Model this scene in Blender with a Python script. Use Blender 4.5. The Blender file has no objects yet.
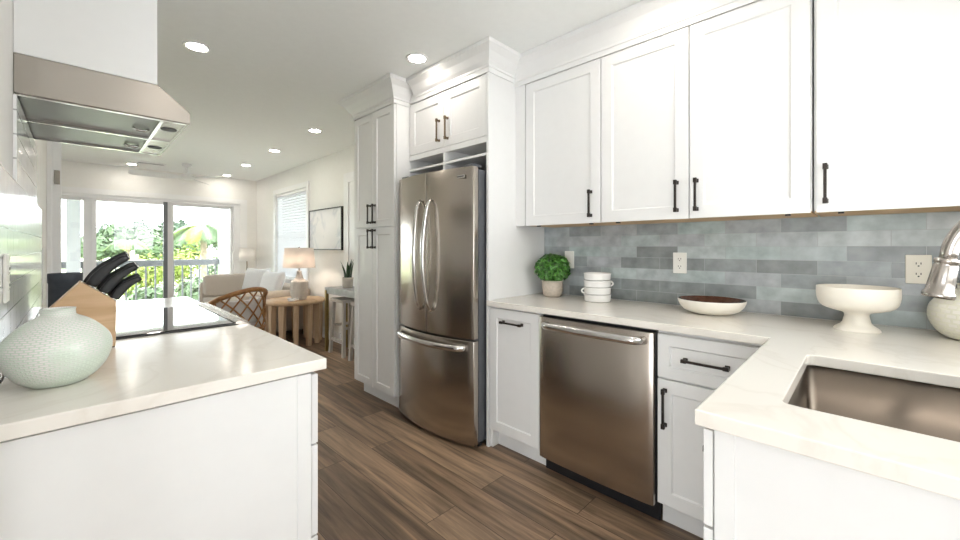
import bpy, bmesh, math, random
from mathutils import Vector, Matrix
from mathutils.geometry import tessellate_polygon
random.seed(7)
PI = math.pi
sc = bpy.context.scene
C = sc.collection

# ------------------------------------------------------------------ camera, world, sun, exposure
CAM_H = 1.2461
cam_d = bpy.data.cameras.new('camera'); cam = bpy.data.objects.new('camera', cam_d); C.objects.link(cam)
cam.location = (0, 0, CAM_H)
cam.rotation_euler = (PI/2, 0, -0.7974)
cam_d.sensor_width = 36; cam_d.lens = 395.434/960*36
cam_d.shift_y = -(270-246.857)/960
cam_d.clip_start = .01; cam_d.clip_end = 500
sc.camera = cam
sc.view_settings.view_transform = 'Standard'; sc.view_settings.look = 'None'
sc.view_settings.gamma = 1; sc.view_settings.use_curve_mapping = False
sc.view_settings.exposure = 0.9
sc.cycles.use_denoising = True
sc.cycles.diffuse_bounces = 8; sc.cycles.max_bounces = 16; sc.cycles.transparent_max_bounces = 24

W = bpy.data.worlds.new('sky'); sc.world = W; W.use_nodes = True
bg = W.node_tree.nodes['Background']
bg.inputs['Color'].default_value = (.93, .97, 1, 1); bg.inputs['Strength'].default_value = 5.2

def sun(rot, e):
    d = bpy.data.lights.new('sun', 'SUN'); d.energy = e; d.angle = math.radians(3); d.color = (1, .95, .86)
    o = bpy.data.objects.new('sun', d); C.objects.link(o); o.rotation_euler = rot
sun((math.radians(-36), 0, math.radians(-14)), 7.0)

def area(name, loc, direction, sx, sy, power, col, portal=False):
    d = bpy.data.lights.new(name, 'AREA'); d.shape = 'RECTANGLE'; d.size = sx; d.size_y = sy
    d.energy = power; d.color = col
    o = bpy.data.objects.new(name, d); C.objects.link(o); o.location = loc
    o.rotation_euler = Vector(direction).to_track_quat('-Z', 'Z').to_euler()
    if portal: d.cycles.is_portal = True
    return o
DAY = (.93, .97, 1)
# sky portals in the windows (added unseen dining, rear and living ones; sink window; sliding door)
area('added_dining_window_sky_portal', (-3.56, -.85, .9), (1, 0, 0), 2.3, 1.7, 1, DAY, True)
area('added_rear_window_sky_portal', (-1.3, -3.06, 1.0), (0, 1, 0), 1.2, 1.3, 1, DAY, True)
area('added_living_window_sky_portal', (-2.42, 6.1, .8), (1, 0, 0), 1.2, 1.1, 1, DAY, True)
area('sink_window_sky_portal', (1.35, -.48, 1.6), (0, 1, 0), 1.0, .8, 1, DAY, True)
area('sliding_door_sky_portal', (.58, 8.42, 1.0), (0, -1, 0), 3.0, 2.0, 1, DAY, True)

# ------------------------------------------------------------------ mesh helpers
class MB:
    def __init__(s):
        s.bm = bmesh.new(); s.uv = s.bm.loops.layers.uv.new('UVMap'); s.sm = []
    def face(s, vs, smooth=False):
        try:
            f = s.bm.faces.new(vs); f.smooth = smooth; return f
        except ValueError:
            return None
    def v(s, p): return s.bm.verts.new(p)
    def box(s, x0, x1, y0, y1, z0, z1):
        if x0 > x1: x0, x1 = x1, x0
        if y0 > y1: y0, y1 = y1, y0
        if z0 > z1: z0, z1 = z1, z0
        p = [s.v((x, y, z)) for z in (z0, z1) for y in (y0, y1) for x in (x0, x1)]
        for q in ((0,2,3,1),(4,5,7,6),(0,1,5,4),(2,6,7,3),(0,4,6,2),(1,3,7,5)): s.face([p[i] for i in q])
        return s
    def prism(s, pts, axis, a0, a1, smooth=False):
        # pts: 2D polygon, in (y,z) for axis x, (x,z) for y, (x,y) for z
        def m(p, a):
            return {'x': (a, p[0], p[1]), 'y': (p[0], a, p[1]), 'z': (p[0], p[1], a)}[axis]
        A = [s.v(m(p, a0)) for p in pts]; B = [s.v(m(p, a1)) for p in pts]
        n = len(pts)
        s.face(A[::-1]); s.face(B)
        for i in range(n): s.face([A[i], A[(i+1) % n], B[(i+1) % n], B[i]], smooth)
        return s
    def slab(s, outer, holes, z0, z1):
        loops = [outer]+holes
        pts = [p for l in loops for p in l]
        tri = tessellate_polygon([[Vector((x, y, 0)) for x, y in l] for l in loops])
        T = [s.v((x, y, z1)) for x, y in pts]; B = [s.v((x, y, z0)) for x, y in pts]
        for t in tri:
            s.face([T[i] for i in t]); s.face([B[i] for i in t][::-1])
        k = 0
        for l in loops:
            n = len(l)
            for i in range(n):
                a, b = k+i, k+(i+1) % n
                s.face([T[a], T[b], B[b], B[a]])
            k += n
        return s
    def lathe(s, prof, c=(0, 0, 0), seg=48, smooth=True, closed=False, f=None):
        rings = []
        for r, z in prof:
            if r < 1e-6: rings.append([s.v((c[0], c[1], c[2]+z))])
            else:
                rings.append([s.v((c[0]+r*math.cos(2*PI*i/seg), c[1]+r*math.sin(2*PI*i/seg), c[2]+z)) for i in range(seg)])
        L = [0]
        for i in range(1, len(prof)): L.append(L[-1]+math.dist(prof[i], prof[i-1]))
        for k in range(len(rings)-1):
            a, b = rings[k], rings[k+1]
            for i in range(seg):
                j = (i+1) % seg
                if len(a) == 1 and len(b) == 1: continue
                if len(a) == 1: q = [a[0], b[j], b[i]]; uv = [((i+.5)/seg, L[k]), ((i+1)/seg, L[k+1]), (i/seg, L[k+1])]
                elif len(b) == 1: q = [a[i], a[j], b[0]]; uv = [(i/seg, L[k]), ((i+1)/seg, L[k]), ((i+.5)/seg, L[k+1])]
                else: q = [a[i], a[j], b[j], b[i]]; uv = [(i/seg, L[k]), ((i+1)/seg, L[k]), ((i+1)/seg, L[k+1]), (i/seg, L[k+1])]
                fc = s.face(q, smooth)
                if fc:
                    for lp, u in zip(fc.loops, uv): lp[s.uv].uv = u
        return s
    def tube(s, path, rad, seg=12, caps=True, flat=None, smooth=True):
        P = [Vector(p) for p in path]; n = len(P)
        R = rad if isinstance(rad, (list, tuple)) else [rad]*n
        tang = []
        for i in range(n):
            a = P[max(i-1, 0)]; b = P[min(i+1, n-1)]; tang.append((b-a).normalized())
        up = Vector((0, 0, 1)) if abs(tang[0].z) < .9 else Vector((1, 0, 0))
        x = tang[0].cross(up).normalized()
        rings = []
        for i in range(n):
            t = tang[i]; x = (x-t*x.dot(t)).normalized(); y = t.cross(x)
            fx, fy = flat if flat else (1, 1)
            rings.append([s.v(P[i]+(x*math.cos(2*PI*k/seg)*fx+y*math.sin(2*PI*k/seg)*fy)*R[i]) for k in range(seg)])
        for i in range(n-1):
            for k in range(seg):
                j = (k+1) % seg
                s.face([rings[i][k], rings[i][j], rings[i+1][j], rings[i+1][k]], smooth)
        if caps: s.face(rings[0][::-1]); s.face(rings[-1])
        return s
    def cyl(s, c, r, z0, z1, seg=32):
        s.lathe([(0, z0), (r, z0), (r, z1), (0, z1)], (c[0], c[1], 0), seg, True); return s
    def superell(s, c, size, e=.35, rot=None, nu=28, nv=16):
        rot = rot or Matrix.Identity(3)
        def sg(a, p): return math.copysign(abs(a)**p, a)
        rings = []
        for i in range(nv+1):
            ph = -PI/2+PI*i/nv; ring = []
            if i in (0, nv):
                ring = [s.v(Vector(c)+rot@Vector((0, 0, size[2]/2*(1 if i else -1))))]
            else:
                for k in range(nu):
                    th = 2*PI*k/nu
                    p = Vector((size[0]/2*sg(math.cos(ph), e)*sg(math.cos(th), e), size[1]/2*sg(math.cos(ph), e)*sg(math.sin(th), e), size[2]/2*sg(math.sin(ph), e)))
                    ring.append(s.v(Vector(c)+rot@p))
            rings.append(ring)
        for i in range(nv):
            a, b = rings[i], rings[i+1]
            for k in range(nu):
                j = (k+1) % nu
                if len(a) == 1: s.face([a[0], b[j], b[k]], True)
                elif len(b) == 1: s.face([a[k], a[j], b[0]], True)
                else: s.face([a[k], a[j], b[j], b[k]], True)
        return s
    def pillow(s, c, w, h, t, rot, n=14):
        G = {}
        for sd in (1, -1):
            for i in range(n+1):
                for k in range(n+1):
                    u = -1+2*i/n; v = -1+2*k/n
                    edge = i in (0, n) or k in (0, n)
                    if edge and sd == -1: G[sd, i, k] = G[1, i, k]; continue
                    th = t/2*((1-u**4)*(1-v**4))**.5 if not edge else 0
                    pin = 1-.07*(1-abs(u)**2)*abs(v)**3; pin2 = 1-.07*(1-abs(v)**2)*abs(u)**3
                    G[sd, i, k] = s.v(Vector(c)+rot@Vector((u*w/2*pin2, sd*th, v*h/2*pin)))
        for sd in (1, -1):
            for i in range(n):
                for k in range(n):
                    q = [G[sd, i, k], G[sd, i+1, k], G[sd, i+1, k+1], G[sd, i, k+1]]
                    s.face(q if sd == -1 else q[::-1], True)
        return s
    def sweep(s, path, prof, side=1):
        # prof: closed polygon (out, z); path: list of (x, y); out = side * right-hand normal
        P = [Vector((a, b)) for a, b in path]; n = len(P); rings = []
        def nrm(a, b):
            d = (b-a).normalized(); return Vector((d.y, -d.x))*side
        for i in range(n):
            if i == 0: m = nrm(P[0], P[1])
            elif i == n-1: m = nrm(P[-2], P[-1])
            else:
                a, b = nrm(P[i-1], P[i]), nrm(P[i], P[i+1]); m = (a+b)/(1+a.dot(b))
            rings.append([s.v((P[i].x+m.x*o, P[i].y+m.y*o, z)) for o, z in prof])
        k = len(prof)
        for i in range(n-1):
            for j in range(k):
                s.face([rings[i][j], rings[i][(j+1) % k], rings[i+1][(j+1) % k], rings[i+1][j]])
        s.face(rings[0][::-1]); s.face(rings[-1])
        return s
    def shaker(s, o, U, N, w, h, t=.02, rail=.058, rec=.009):
        # o: lower corner on the FRONT plane; U width direction; N outward normal
        o, U, N = Vector(o), Vector(U), Vector(N); Z = Vector((0, 0, 1))
        def p(u, z, n): return s.v(o+U*u+Z*z+N*n)
        def rect(a, n): return [p(a, a, n), p(w-a, a, n), p(w-a, h-a, n), p(a, h-a, n)]
        O, I, D, B = rect(0, 0), rect(rail, 0), rect(rail+.004, -rec), rect(0, -t)
        for i in range(4):
            j = (i+1) % 4
            s.face([O[i], O[j], I[j], I[i]]); s.face([I[i], I[j], D[j], D[i]]); s.face([B[i], B[j], O[j], O[i]])
        s.face(D); s.face(B[::-1])
        return s
    def pull(s, c, A, N, ln, r=.006, st=.028):
        # bar pull centred at c on the door face: A along, N outward
        c, A, N = Vector(c), Vector(A), Vector(N); T = A.cross(N)
        def bx(ce, a, n, t):
            vs = [s.v(ce+A*a*i+N*n*j+T*t*k) for k in (-1, 1) for j in (-1, 1) for i in (-1, 1)]
            for q in ((0,2,3,1),(4,5,7,6),(0,1,5,4),(2,6,7,3),(0,4,6,2),(1,3,7,5)): s.face([vs[i] for i in q])
        bx(c+N*st, ln/2, r*.8, r*.85)
        for k in (-1, 1):
            bx(c+A*k*(ln/2-.008)+N*st*.5, .0055, st*.5, .0055)
            bx(c+A*k*(ln/2-.008)+N*st, .011, r*1.15, r*1.2)
            bx(c+A*k*(ln/2-.008)+N*.002, .009, .002, .009)
        return s

def wloc(o):
    v = Vector((0, 0, 0))
    while o: v += o.location; o = o.parent
    return v
def obj(name, mb, mat, parent=None, bevel=0, seg=2, kind=None, base=None, mods=None):
    bm = mb.bm
    bmesh.ops.recalc_face_normals(bm, faces=bm.faces)
    me = bpy.data.meshes.new(name)
    o = bpy.data.objects.new(name, me); C.objects.link(o)
    if parent:
        o.parent = parent; off = wloc(parent)
    else:
        xs = [v.co for v in bm.verts]
        off = Vector(base) if base else Vector(((min(c.x for c in xs)+max(c.x for c in xs))/2, (min(c.y for c in xs)+max(c.y for c in xs))/2, min(c.z for c in xs)))
        o.location = off
    bmesh.ops.translate(bm, verts=bm.verts, vec=-off)
    bm.to_mesh(me); bm.free()
    for m in (mat if isinstance(mat, list) else [mat]): me.materials.append(m)
    if bevel:
        b = o.modifiers.new('bevel', 'BEVEL'); b.width = bevel; b.segments = seg; b.limit_method = 'ANGLE'; b.angle_limit = math.radians(40)
    if kind: o['kind'] = kind
    return o
def tag(o, label, cat, group=None):
    o['label'] = label; o['category'] = cat
    if group: o['group'] = group
    return o
def thing(name, loc, label, cat, group=None):
    o = bpy.data.objects.new(name, None); C.objects.link(o); o.location = loc; o.empty_display_size = .1
    return tag(o, label, cat, group)
def copy_tree(o, parent=None):
    c = o.copy(); C.objects.link(c); c.parent = parent
    for ch in [x for x in C.objects if x.parent == o]: copy_tree(ch, c)
    return c
def B(*a): return MB().box(*a)
X, Y, Z = Vector((1,0,0)), Vector((0,1,0)), Vector((0,0,1))

# ------------------------------------------------------------------ materials
class NT:
    def __init__(s, name):
        s.m = bpy.data.materials.new(name); s.m.use_nodes = True; s.t = s.m.node_tree
        s.b = s.t.nodes['Principled BSDF']
    def n(s, typ, **kw):
        nd = s.t.nodes.new('ShaderNode'+typ)
        for k, v in kw.items():
            if k in nd.inputs: nd.inputs[k].default_value = v
            else: setattr(nd, k, v)
        return nd
    def l(s, a, b): s.t.links.new(a, b)
    def coords(s, kind='Object', scale=(1, 1, 1), order=None):
        tc = s.n('TexCoord'); out = tc.outputs[kind]
        if order:
            sp = s.n('SeparateXYZ'); s.l(out, sp.inputs[0]); cb = s.n('CombineXYZ')
            for i, a in enumerate(order):
                if a is not None: s.l(sp.outputs[a], cb.inputs[i])
            out = cb.outputs[0]
        mp = s.n('Mapping'); mp.inputs['Scale'].default_value = scale; s.l(out, mp.inputs['Vector'])
        return mp.outputs[0]
    def ramp(s, fac, stops, interp='LINEAR'):
        r = s.n('ValToRGB'); r.color_ramp.interpolation = interp
        e = r.color_ramp.elements
        e[0].position, e[0].color = stops[0][0], (*stops[0][1], 1)
        e[1].position, e[1].color = stops[-1][0], (*stops[-1][1], 1)
        for p, c in stops[1:-1]:
            x = e.new(p); x.color = (*c, 1)
        s.l(fac, r.inputs[0]); return r.outputs[0]
    def bump(s, h, strength=.2, dist=.01):
        b = s.n('Bump'); b.inputs['Strength'].default_value = strength; b.inputs['Distance'].default_value = dist
        s.l(h, b.inputs['Height']); s.l(b.outputs[0], s.b.inputs['Normal'])
def mat(name, col, rough=.5, metal=0, noise=0, nscale=20, bump=0, coat=0, spec=.5, trans=0):
    k = NT(name); b = k.b
    b.inputs['Base Color'].default_value = (*col, 1); b.inputs['Roughness'].default_value = rough
    b.inputs['Metallic'].default_value = metal; b.inputs['Coat Weight'].default_value = coat
    b.inputs['Specular IOR Level'].default_value = spec
    nz = k.n('TexNoise', Scale=nscale); k.l(k.coords(), nz.inputs['Vector'])
    lo = tuple(max(0, c*(1-noise)) for c in col); hi = tuple(min(1, c*(1+noise)) for c in col)
    k.l(k.ramp(nz.outputs[0], [(.3, lo), (.7, hi)]), b.inputs['Base Color'])
    if bump: k.bump(nz.outputs[0], bump, .004)
    return k.m
M = {}
M['paint'] = mat('white_cabinet_paint', (.765, .765, .76), .34, noise=.008)
M['wall'] = mat('wall_paint', (.83, .82, .79), .75, noise=.01)
M['ceiling'] = mat('ceiling_paint', (.88, .90, .89), .85, noise=.01)
M['trim'] = mat('trim_paint', (.85, .85, .85), .4, noise=.005)
M['vinyl'] = mat('white_vinyl', (.87, .87, .88), .35, noise=.005)
M['grey_vinyl'] = mat('grey_door_edge', (.16, .17, .18), .4, noise=.03)
M['bronze'] = mat('dark_bronze', (.035, .028, .024), .38, metal=.7, noise=.1)
M['pewter'] = mat('warm_bronze', (.2, .15, .10), .33, metal=.9, noise=.1)
M['black'] = mat('black_plastic', (.012, .012, .014), .35, noise=.1)
M['handle_black'] = mat('knife_handle_black', (.015, .016, .018), .3, noise=.1)
M['dark_grey'] = mat('dark_grey_case', (.09, .095, .105), .5, noise=.05)
M['chrome'] = mat('polished_steel', (.72, .71, .70), .16, metal=1, noise=.01)
M['nickel'] = mat('brushed_nickel', (.40, .37, .34), .24, metal=1, noise=.02)
M['ply'] = mat('raw_birch_underside', (.62, .43, .25), .6, noise=.12, nscale=9)
M['outlet'] = mat('outlet_plastic', (.80, .79, .74), .4, noise=.005)
M['outlet_cream'] = mat('outlet_cream_plastic', (.78, .74, .64), .4, noise=.005)
M['slot'] = mat('outlet_slot', (.05, .045, .04), .5, noise=.1)
M['white_ceramic'] = mat('white_ceramic', (.85, .84, .82), .25, noise=.01, coat=.2)
M['cream_ceramic'] = mat('cream_ceramic', (.82, .78, .70), .35, noise=.02)
M['brown_glaze'] = mat('brown_glaze', (.10, .045, .03), .2, noise=.3, nscale=30)
M['stone_pot'] = mat('stoneware_pot', (.50, .43, .36), .75, noise=.12, nscale=60, bump=.2)
M['white_pot'] = mat('ribbed_pot', (.66, .60, .53), .6, noise=.05)
M['canister'] = mat('charcoal_ceramic', (.055, .065, .08), .55, noise=.15, nscale=40, bump=.15)
M['sofa'] = mat('beige_linen', (.55, .485, .42), .9, noise=.08, nscale=150, bump=.3)
M['pillow_w'] = mat('white_linen', (.74, .74, .75), .9, noise=.05, nscale=100, bump=.3)
M['cushion'] = mat('oat_cushion', (.62, .59, .58), .9, noise=.04, nscale=120, bump=.2)
M['gold'] = mat('aged_brass', (.33, .25, .10), .35, metal=.9, noise=.1)
M['greystone'] = mat('grey_stone_top', (.42, .42, .43), .35, noise=.15, nscale=12)
M['frame_black'] = mat('black_frame', (.02, .018, .016), .45, noise=.1)
M['fan'] = mat('fan_white', (.82, .82, .82), .4, noise=.005)
M['rail'] = mat('balcony_rail_paint', (.11, .115, .125), .5, noise=.02)
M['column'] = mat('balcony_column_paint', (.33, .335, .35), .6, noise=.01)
M['deck'] = mat('balcony_deck', (.75, .75, .74), .7, noise=.05)
M['lawn'] = mat('lawn', (.34, .40, .23), .9, noise=.25, nscale=.6)
M['bark'] = mat('bark', (.25, .2, .15), .9, noise=.3, nscale=8)
M['leaf_dark'] = mat('leaf_dark', (.05, .085, .05), .6, noise=.4, nscale=3)
M['leaf_mid'] = mat('leaf_mid', (.075, .12, .055), .6, noise=.35, nscale=3)
M['leaf_lime'] = mat('leaf_lime', (.19, .24, .04), .6, noise=.3, nscale=3)
M['leaf_box'] = mat('boxwood_leaf', (.065, .20, .03), .45, noise=.85, nscale=60)
M['leaf_snake'] = mat('snake_leaf', (.03, .07, .03), .4, noise=.6, nscale=30)

def stainless(name, col, rough, dirn='z'):
    k = NT(name); b = k.b; b.inputs['Metallic'].default_value = 1
    b.inputs['Base Color'].default_value = (*col, 1)
    b.inputs['Roughness'].default_value = rough
    return k.m
M['steel'] = stainless('brushed_stainless', (.50, .45, .40), .23, 'y')
M['steel_hood'] = stainless('hood_stainless', (.38, .35, .32), .26, 'x')
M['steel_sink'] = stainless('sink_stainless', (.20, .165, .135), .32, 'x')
M['filter'] = stainless('hood_filter', (.25, .255, .25), .38, 'x')

def quartz():
    k = NT('cream_quartz'); b = k.b; b.inputs['Roughness'].default_value = .16
    co = k.coords()
    nz = k.n('TexNoise', Scale=2.2, Detail=6.0, Distortion=1.4); k.l(co, nz.inputs['Vector'])
    c = k.ramp(nz.outputs[0], [(.0, (.79, .755, .70)), (.47, (.79, .755, .70)), (.5, (.75, .71, .65)), (.53, (.79, .755, .70)), (1, (.80, .77, .72))])
    k.l(c, b.inputs['Base Color']); return k.m
M['quartz'] = quartz()
def floor_mat():
    k = NT('brown_plank_floor'); b = k.b
    co = k.coords(order=(1, 0, None))
    br = k.n('TexBrick', Scale=1.0); br.offset = .37; br.squash = 1
    for n_, v in (('Mortar Size', .0014), ('Mortar Smooth', .2), ('Bias', 0), ('Brick Width', 1.22), ('Row Height', .178)): br.inputs[n_].default_value = v
    br.inputs['Color1'].default_value = (0, 0, 0, 1); br.inputs['Color2'].default_value = (1, 1, 1, 1); br.inputs['Mortar'].default_value = (.5, .5, .5, 1)
    k.l(co, br.inputs['Vector'])
    # grain, shifted per plank
    mx = k.n('VectorMath', operation='MULTIPLY_ADD'); k.l(br.outputs['Color'], mx.inputs[0]); mx.inputs[1].default_value = (7, 13, 5); k.l(co, mx.inputs[2])
    mp = k.n('Mapping'); mp.inputs['Scale'].default_value = (1.6, 26, 1); k.l(mx.outputs[0], mp.inputs['Vector'])
    nz = k.n('TexNoise', Scale=1.0, Detail=7.0, Distortion=.6); nz.inputs['Roughness'].default_value = .62; k.l(mp.outputs[0], nz.inputs['Vector'])
    mp2 = k.n('Mapping'); mp2.inputs['Scale'].default_value = (.8, 5, 1); k.l(mx.outputs[0], mp2.inputs['Vector'])
    nz2 = k.n('TexNoise', Scale=1.0, Detail=3.0); k.l(mp2.outputs[0], nz2.inputs['Vector'])
    plank = k.ramp(br.outputs['Color'], [(0, (.155, .102, .068)), (.5, (.235, .16, .106)), (1, (.325, .226, .15))])
    grain = k.ramp(nz.outputs[0], [(.3, (.38, .36, .35)), (.5, (.95, .95, .95)), (.7, (1.65, 1.62, 1.58))])
    m1 = k.n('MixRGB', blend_type='MULTIPLY', Fac=1.0); k.l(plank, m1.inputs[1]); k.l(grain, m1.inputs[2])
    big = k.ramp(nz2.outputs[0], [(.3, (.75, .74, .73)), (.7, (1.25, 1.22, 1.18))])
    m2 = k.n('MixRGB', blend_type='MULTIPLY', Fac=1.0); k.l(m1.outputs[0], m2.inputs[1]); k.l(big, m2.inputs[2])
    m3 = k.n('MixRGB', blend_type='MIX'); k.l(br.outputs['Fac'], m3.inputs[0]); k.l(m2.outputs[0], m3.inputs[1]); m3.inputs[2].default_value = (.03, .02, .015, 1)
    k.l(m3.outputs[0], b.inputs['Base Color'])
    mr = k.n('MapRange'); mr.inputs['To Min'].default_value = .36; mr.inputs['To Max'].default_value = .55; k.l(nz.outputs[0], mr.inputs[0]); k.l(mr.outputs[0], b.inputs['Roughness'])
    k.bump(nz.outputs[0], .12, .003); return k.m
M['floor'] = floor_mat()
def tile_mat(name, w, h, stops, grout, rough, bumpy, mortar=.0012, offset=.5, var=.25):
    k = NT(name); b = k.b
    co = k.coords(order=(1, 2, None))
    br = k.n('TexBrick', Scale=1.0); br.offset = offset; br.offset_frequency = 2
    for n_, v in (('Mortar Size', mortar), ('Mortar Smooth', .3), ('Bias', 0), ('Brick Width', w), ('Row Height', h)): br.inputs[n_].default_value = v
    br.inputs['Color1'].default_value = (0, 0, 0, 1); br.inputs['Color2'].default_value = (1, 1, 1, 1); br.inputs['Mortar'].default_value = (.5, .5, .5, 1)
    k.l(co, br.inputs['Vector'])
    col = k.ramp(br.outputs['Color'], stops)
    nz = k.n('TexNoise', Scale=14.0, Detail=5.0); k.l(co, nz.inputs['Vector'])
    sh = k.ramp(nz.outputs[0], [(.3, (1-var,)*3), (.7, (1+var*.7,)*3)])
    m1 = k.n('MixRGB', blend_type='MULTIPLY', Fac=1.0); k.l(col, m1.inputs[1]); k.l(sh, m1.inputs[2])
    m3 = k.n('MixRGB', blend_type='MIX'); k.l(br.outputs['Fac'], m3.inputs[0]); k.l(m1.outputs[0], m3.inputs[1]); m3.inputs[2].default_value = (*grout, 1)
    k.l(m3.outputs[0], b.inputs['Base Color']); b.inputs['Roughness'].default_value = rough
    inv = k.n('Math', operation='SUBTRACT'); inv.inputs[0].default_value = 1; k.l(br.outputs['Fac'], inv.inputs[1])
    nz2 = k.n('TexNoise', Scale=9.0, Detail=1.0); k.l(co, nz2.inputs['Vector'])
    ad = k.n('Math', operation='MULTIPLY_ADD'); k.l(nz2.outputs[0], ad.inputs[0]); ad.inputs[1].default_value = bumpy; k.l(inv.outputs[0], ad.inputs[2])
    k.bump(ad.outputs[0], .35, .002); return k.m
M['tile'] = tile_mat('blue_grey_handmade_tile', .235, .0668, [(0, (.20, .215, .215)), (.3, (.28, .31, .315)), (.55, (.40, .42, .44)), (.8, (.37, .44, .435)), (1, (.47, .51, .515))], (.36, .38, .38), .3, 1.2, offset=.42)
M['subway'] = tile_mat('white_glossy_subway', .152, .0762, [(0, (.80, .80, .80)), (1, (.84, .84, .84))], (.42, .42, .42), .14, 1.6, mortar=.0026, var=.01)

def wood_mat(name, dark, lite, scale=(3, 3, 30), rough=.5):
    k = NT(name); b = k.b
    nz = k.n('TexNoise', Scale=1.0, Detail=5.0, Distortion=.8); k.l(k.coords(scale=scale), nz.inputs['Vector'])
    k.l(k.ramp(nz.outputs[0], [(.3, dark), (.7, lite)]), b.inputs['Base Color']); b.inputs['Roughness'].default_value = rough
    k.bump(nz.outputs[0], .1, .002); return k.m
M['table_wood'] = wood_mat('natural_table_wood', (.50, .33, .19), (.66, .48, .31), (14, 3, 14))
M['leg_wood'] = wood_mat('natural_leg_wood', (.46, .31, .19), (.63, .47, .32), (22, 22, 2))
M['rattan'] = wood_mat('rattan', (.24, .10, .03), (.44, .22, .08), (30, 30, 30), .4)
M['block_wood'] = wood_mat('knife_block_beech', (.56, .36, .20), (.70, .49, .30), (4, 60, 40), .45)
M['stool_wood'] = wood_mat('whitewashed_wood', (.46, .42, .38), (.60, .56, .51), (25, 25, 3), .6)

def vase_mat(name, glaze, dash, nu, nv):
    k = NT(name); b = k.b; b.inputs['Roughness'].default_value = .3; b.inputs['Coat Weight'].default_value = .3
    co = k.coords('UV', (nu, nv, 1))
    br = k.n('TexBrick', Scale=1.0); br.offset = .5
    for n_, v in (('Mortar Size', .2), ('Mortar Smooth', .3), ('Bias', 0), ('Brick Width', 1.6), ('Row Height', 1.0)): br.inputs[n_].default_value = v
    k.l(co, br.inputs['Vector'])
    nz = k.n('TexNoise', Scale=10.0, Detail=3.0); k.l(k.coords(), nz.inputs['Vector'])
    base = k.ramp(nz.outputs[0], [(.35, glaze), (.65, tuple(min(1, c*1.12) for c in glaze))])
    pale = k.ramp(nz.outputs[0], [(.42, dash), (.6, glaze)])
    m = k.n('MixRGB', blend_type='MIX'); k.l(br.outputs['Fac'], m.inputs[0]); k.l(pale, m.inputs[1]); k.l(base, m.inputs[2])
    k.l(m.outputs[0], b.inputs['Base Color']); k.bump(br.outputs['Fac'], .45, .002); return k.m
M['vase'] = vase_mat('mint_dash_glaze', (.62, .70, .61), (.82, .79, .78), 58, 190)
M['vase_w'] = vase_mat('ivory_wash_glaze', (.72, .71, .60), (.78, .76, .70), 40, 60)
def glass_mat(name, tint=(1, 1, 1)):
    k = NT(name); t = k.t; t.nodes.remove(k.b)
    tr = k.n('BsdfTransparent'); tr.inputs[0].default_value = (*tint, 1); gl = k.n('BsdfGlossy'); gl.inputs['Roughness'].default_value = .01
    fr = k.n('Fresnel', IOR=1.45); mx = k.n('MixShader')
    k.l(fr.outputs[0], mx.inputs[0]); k.l(tr.outputs[0], mx.inputs[1]); k.l(gl.outputs[0], mx.inputs[2])
    k.l(mx.outputs[0], t.nodes['Material Output'].inputs[0]); return k.m
M['glass'] = glass_mat('window_glass', (.97, .99, .98))
M['cooktop'] = mat('black_ceramic_glass', (.015, .016, .018), .03, noise=.02, coat=1, spec=.9)
def emit_mat(name, col, s):
    k = NT(name); k.b.inputs['Base Color'].default_value = (.9, .9, .9, 1)
    k.b.inputs['Emission Color'].default_value = (*col, 1); k.b.inputs['Emission Strength'].default_value = s; return k.m
M['lamp_disc'] = emit_mat('recessed_lamp_diffuser', (1, .93, .84), 56)
M['bulb'] = emit_mat('warm_bulb', (1, .82, .66), 60)
M['bulb_dim'] = emit_mat('dim_bulb', (1, .86, .74), 16)
def shade_mat(name, col, tr=.45):
    k = NT(name); t = k.t; t.nodes.remove(k.b)
    d = k.n('BsdfDiffuse'); d.inputs[0].default_value = (*col, 1); tl = k.n('BsdfTranslucent'); tl.inputs[0].default_value = (*col, 1)
    mx = k.n('MixShader', Fac=tr)
    nz = k.n('TexNoise', Scale=220.0); k.l(k.coords(), nz.inputs['Vector'])
    k.l(k.ramp(nz.outputs[0], [(.3, tuple(c*.94 for c in col)), (.7, col)]), d.inputs[0])
    k.l(d.outputs[0], mx.inputs[1]); k.l(tl.outputs[0], mx.inputs[2]); k.l(mx.outputs[0], t.nodes['Material Output'].inputs[0]); return k.m
M['shade'] = shade_mat('linen_lampshade', (.88, .83, .79))
M['shade_w'] = shade_mat('white_lampshade', (.85, .84, .82))
M['blind'] = shade_mat('white_blind_slat', (.83, .84, .86), .12)
def art_mat():
    k = NT('abstract_print'); b = k.b; b.inputs['Roughness'].default_value = .7
    nz = k.n('TexNoise', Scale=2.6, Detail=5.0, Distortion=1.0); k.l(k.coords(), nz.inputs['Vector'])
    k.l(k.ramp(nz.outputs[0], [(0, (.80, .80, .82)), (.5, (.82, .82, .83)), (.58, (.66, .68, .72)), (.66, (.80, .80, .82)), (1, (.82, .82, .83))]), b.inputs['Base Color']); return k.m
M['art'] = art_mat()
def ribbed(name, col, n):
    k = NT(name); b = k.b; b.inputs['Base Color'].default_value = (*col, 1); b.inputs['Roughness'].default_value = .6
    w = k.n('TexWave', Scale=n); k.l(k.coords('UV'), w.inputs['Vector']); k.bump(w.outputs['Fac'], .8, .006)
    nz = k.n('TexNoise', Scale=30.0); k.l(k.coords(), nz.inputs['Vector'])
    k.l(k.ramp(nz.outputs[0], [(.3, tuple(c*.88 for c in col)), (.7, col)]), b.inputs['Base Color']); return k.m
M['lamp_base'] = ribbed('ribbed_bisque', (.72, .66, .61), 9)

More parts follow.
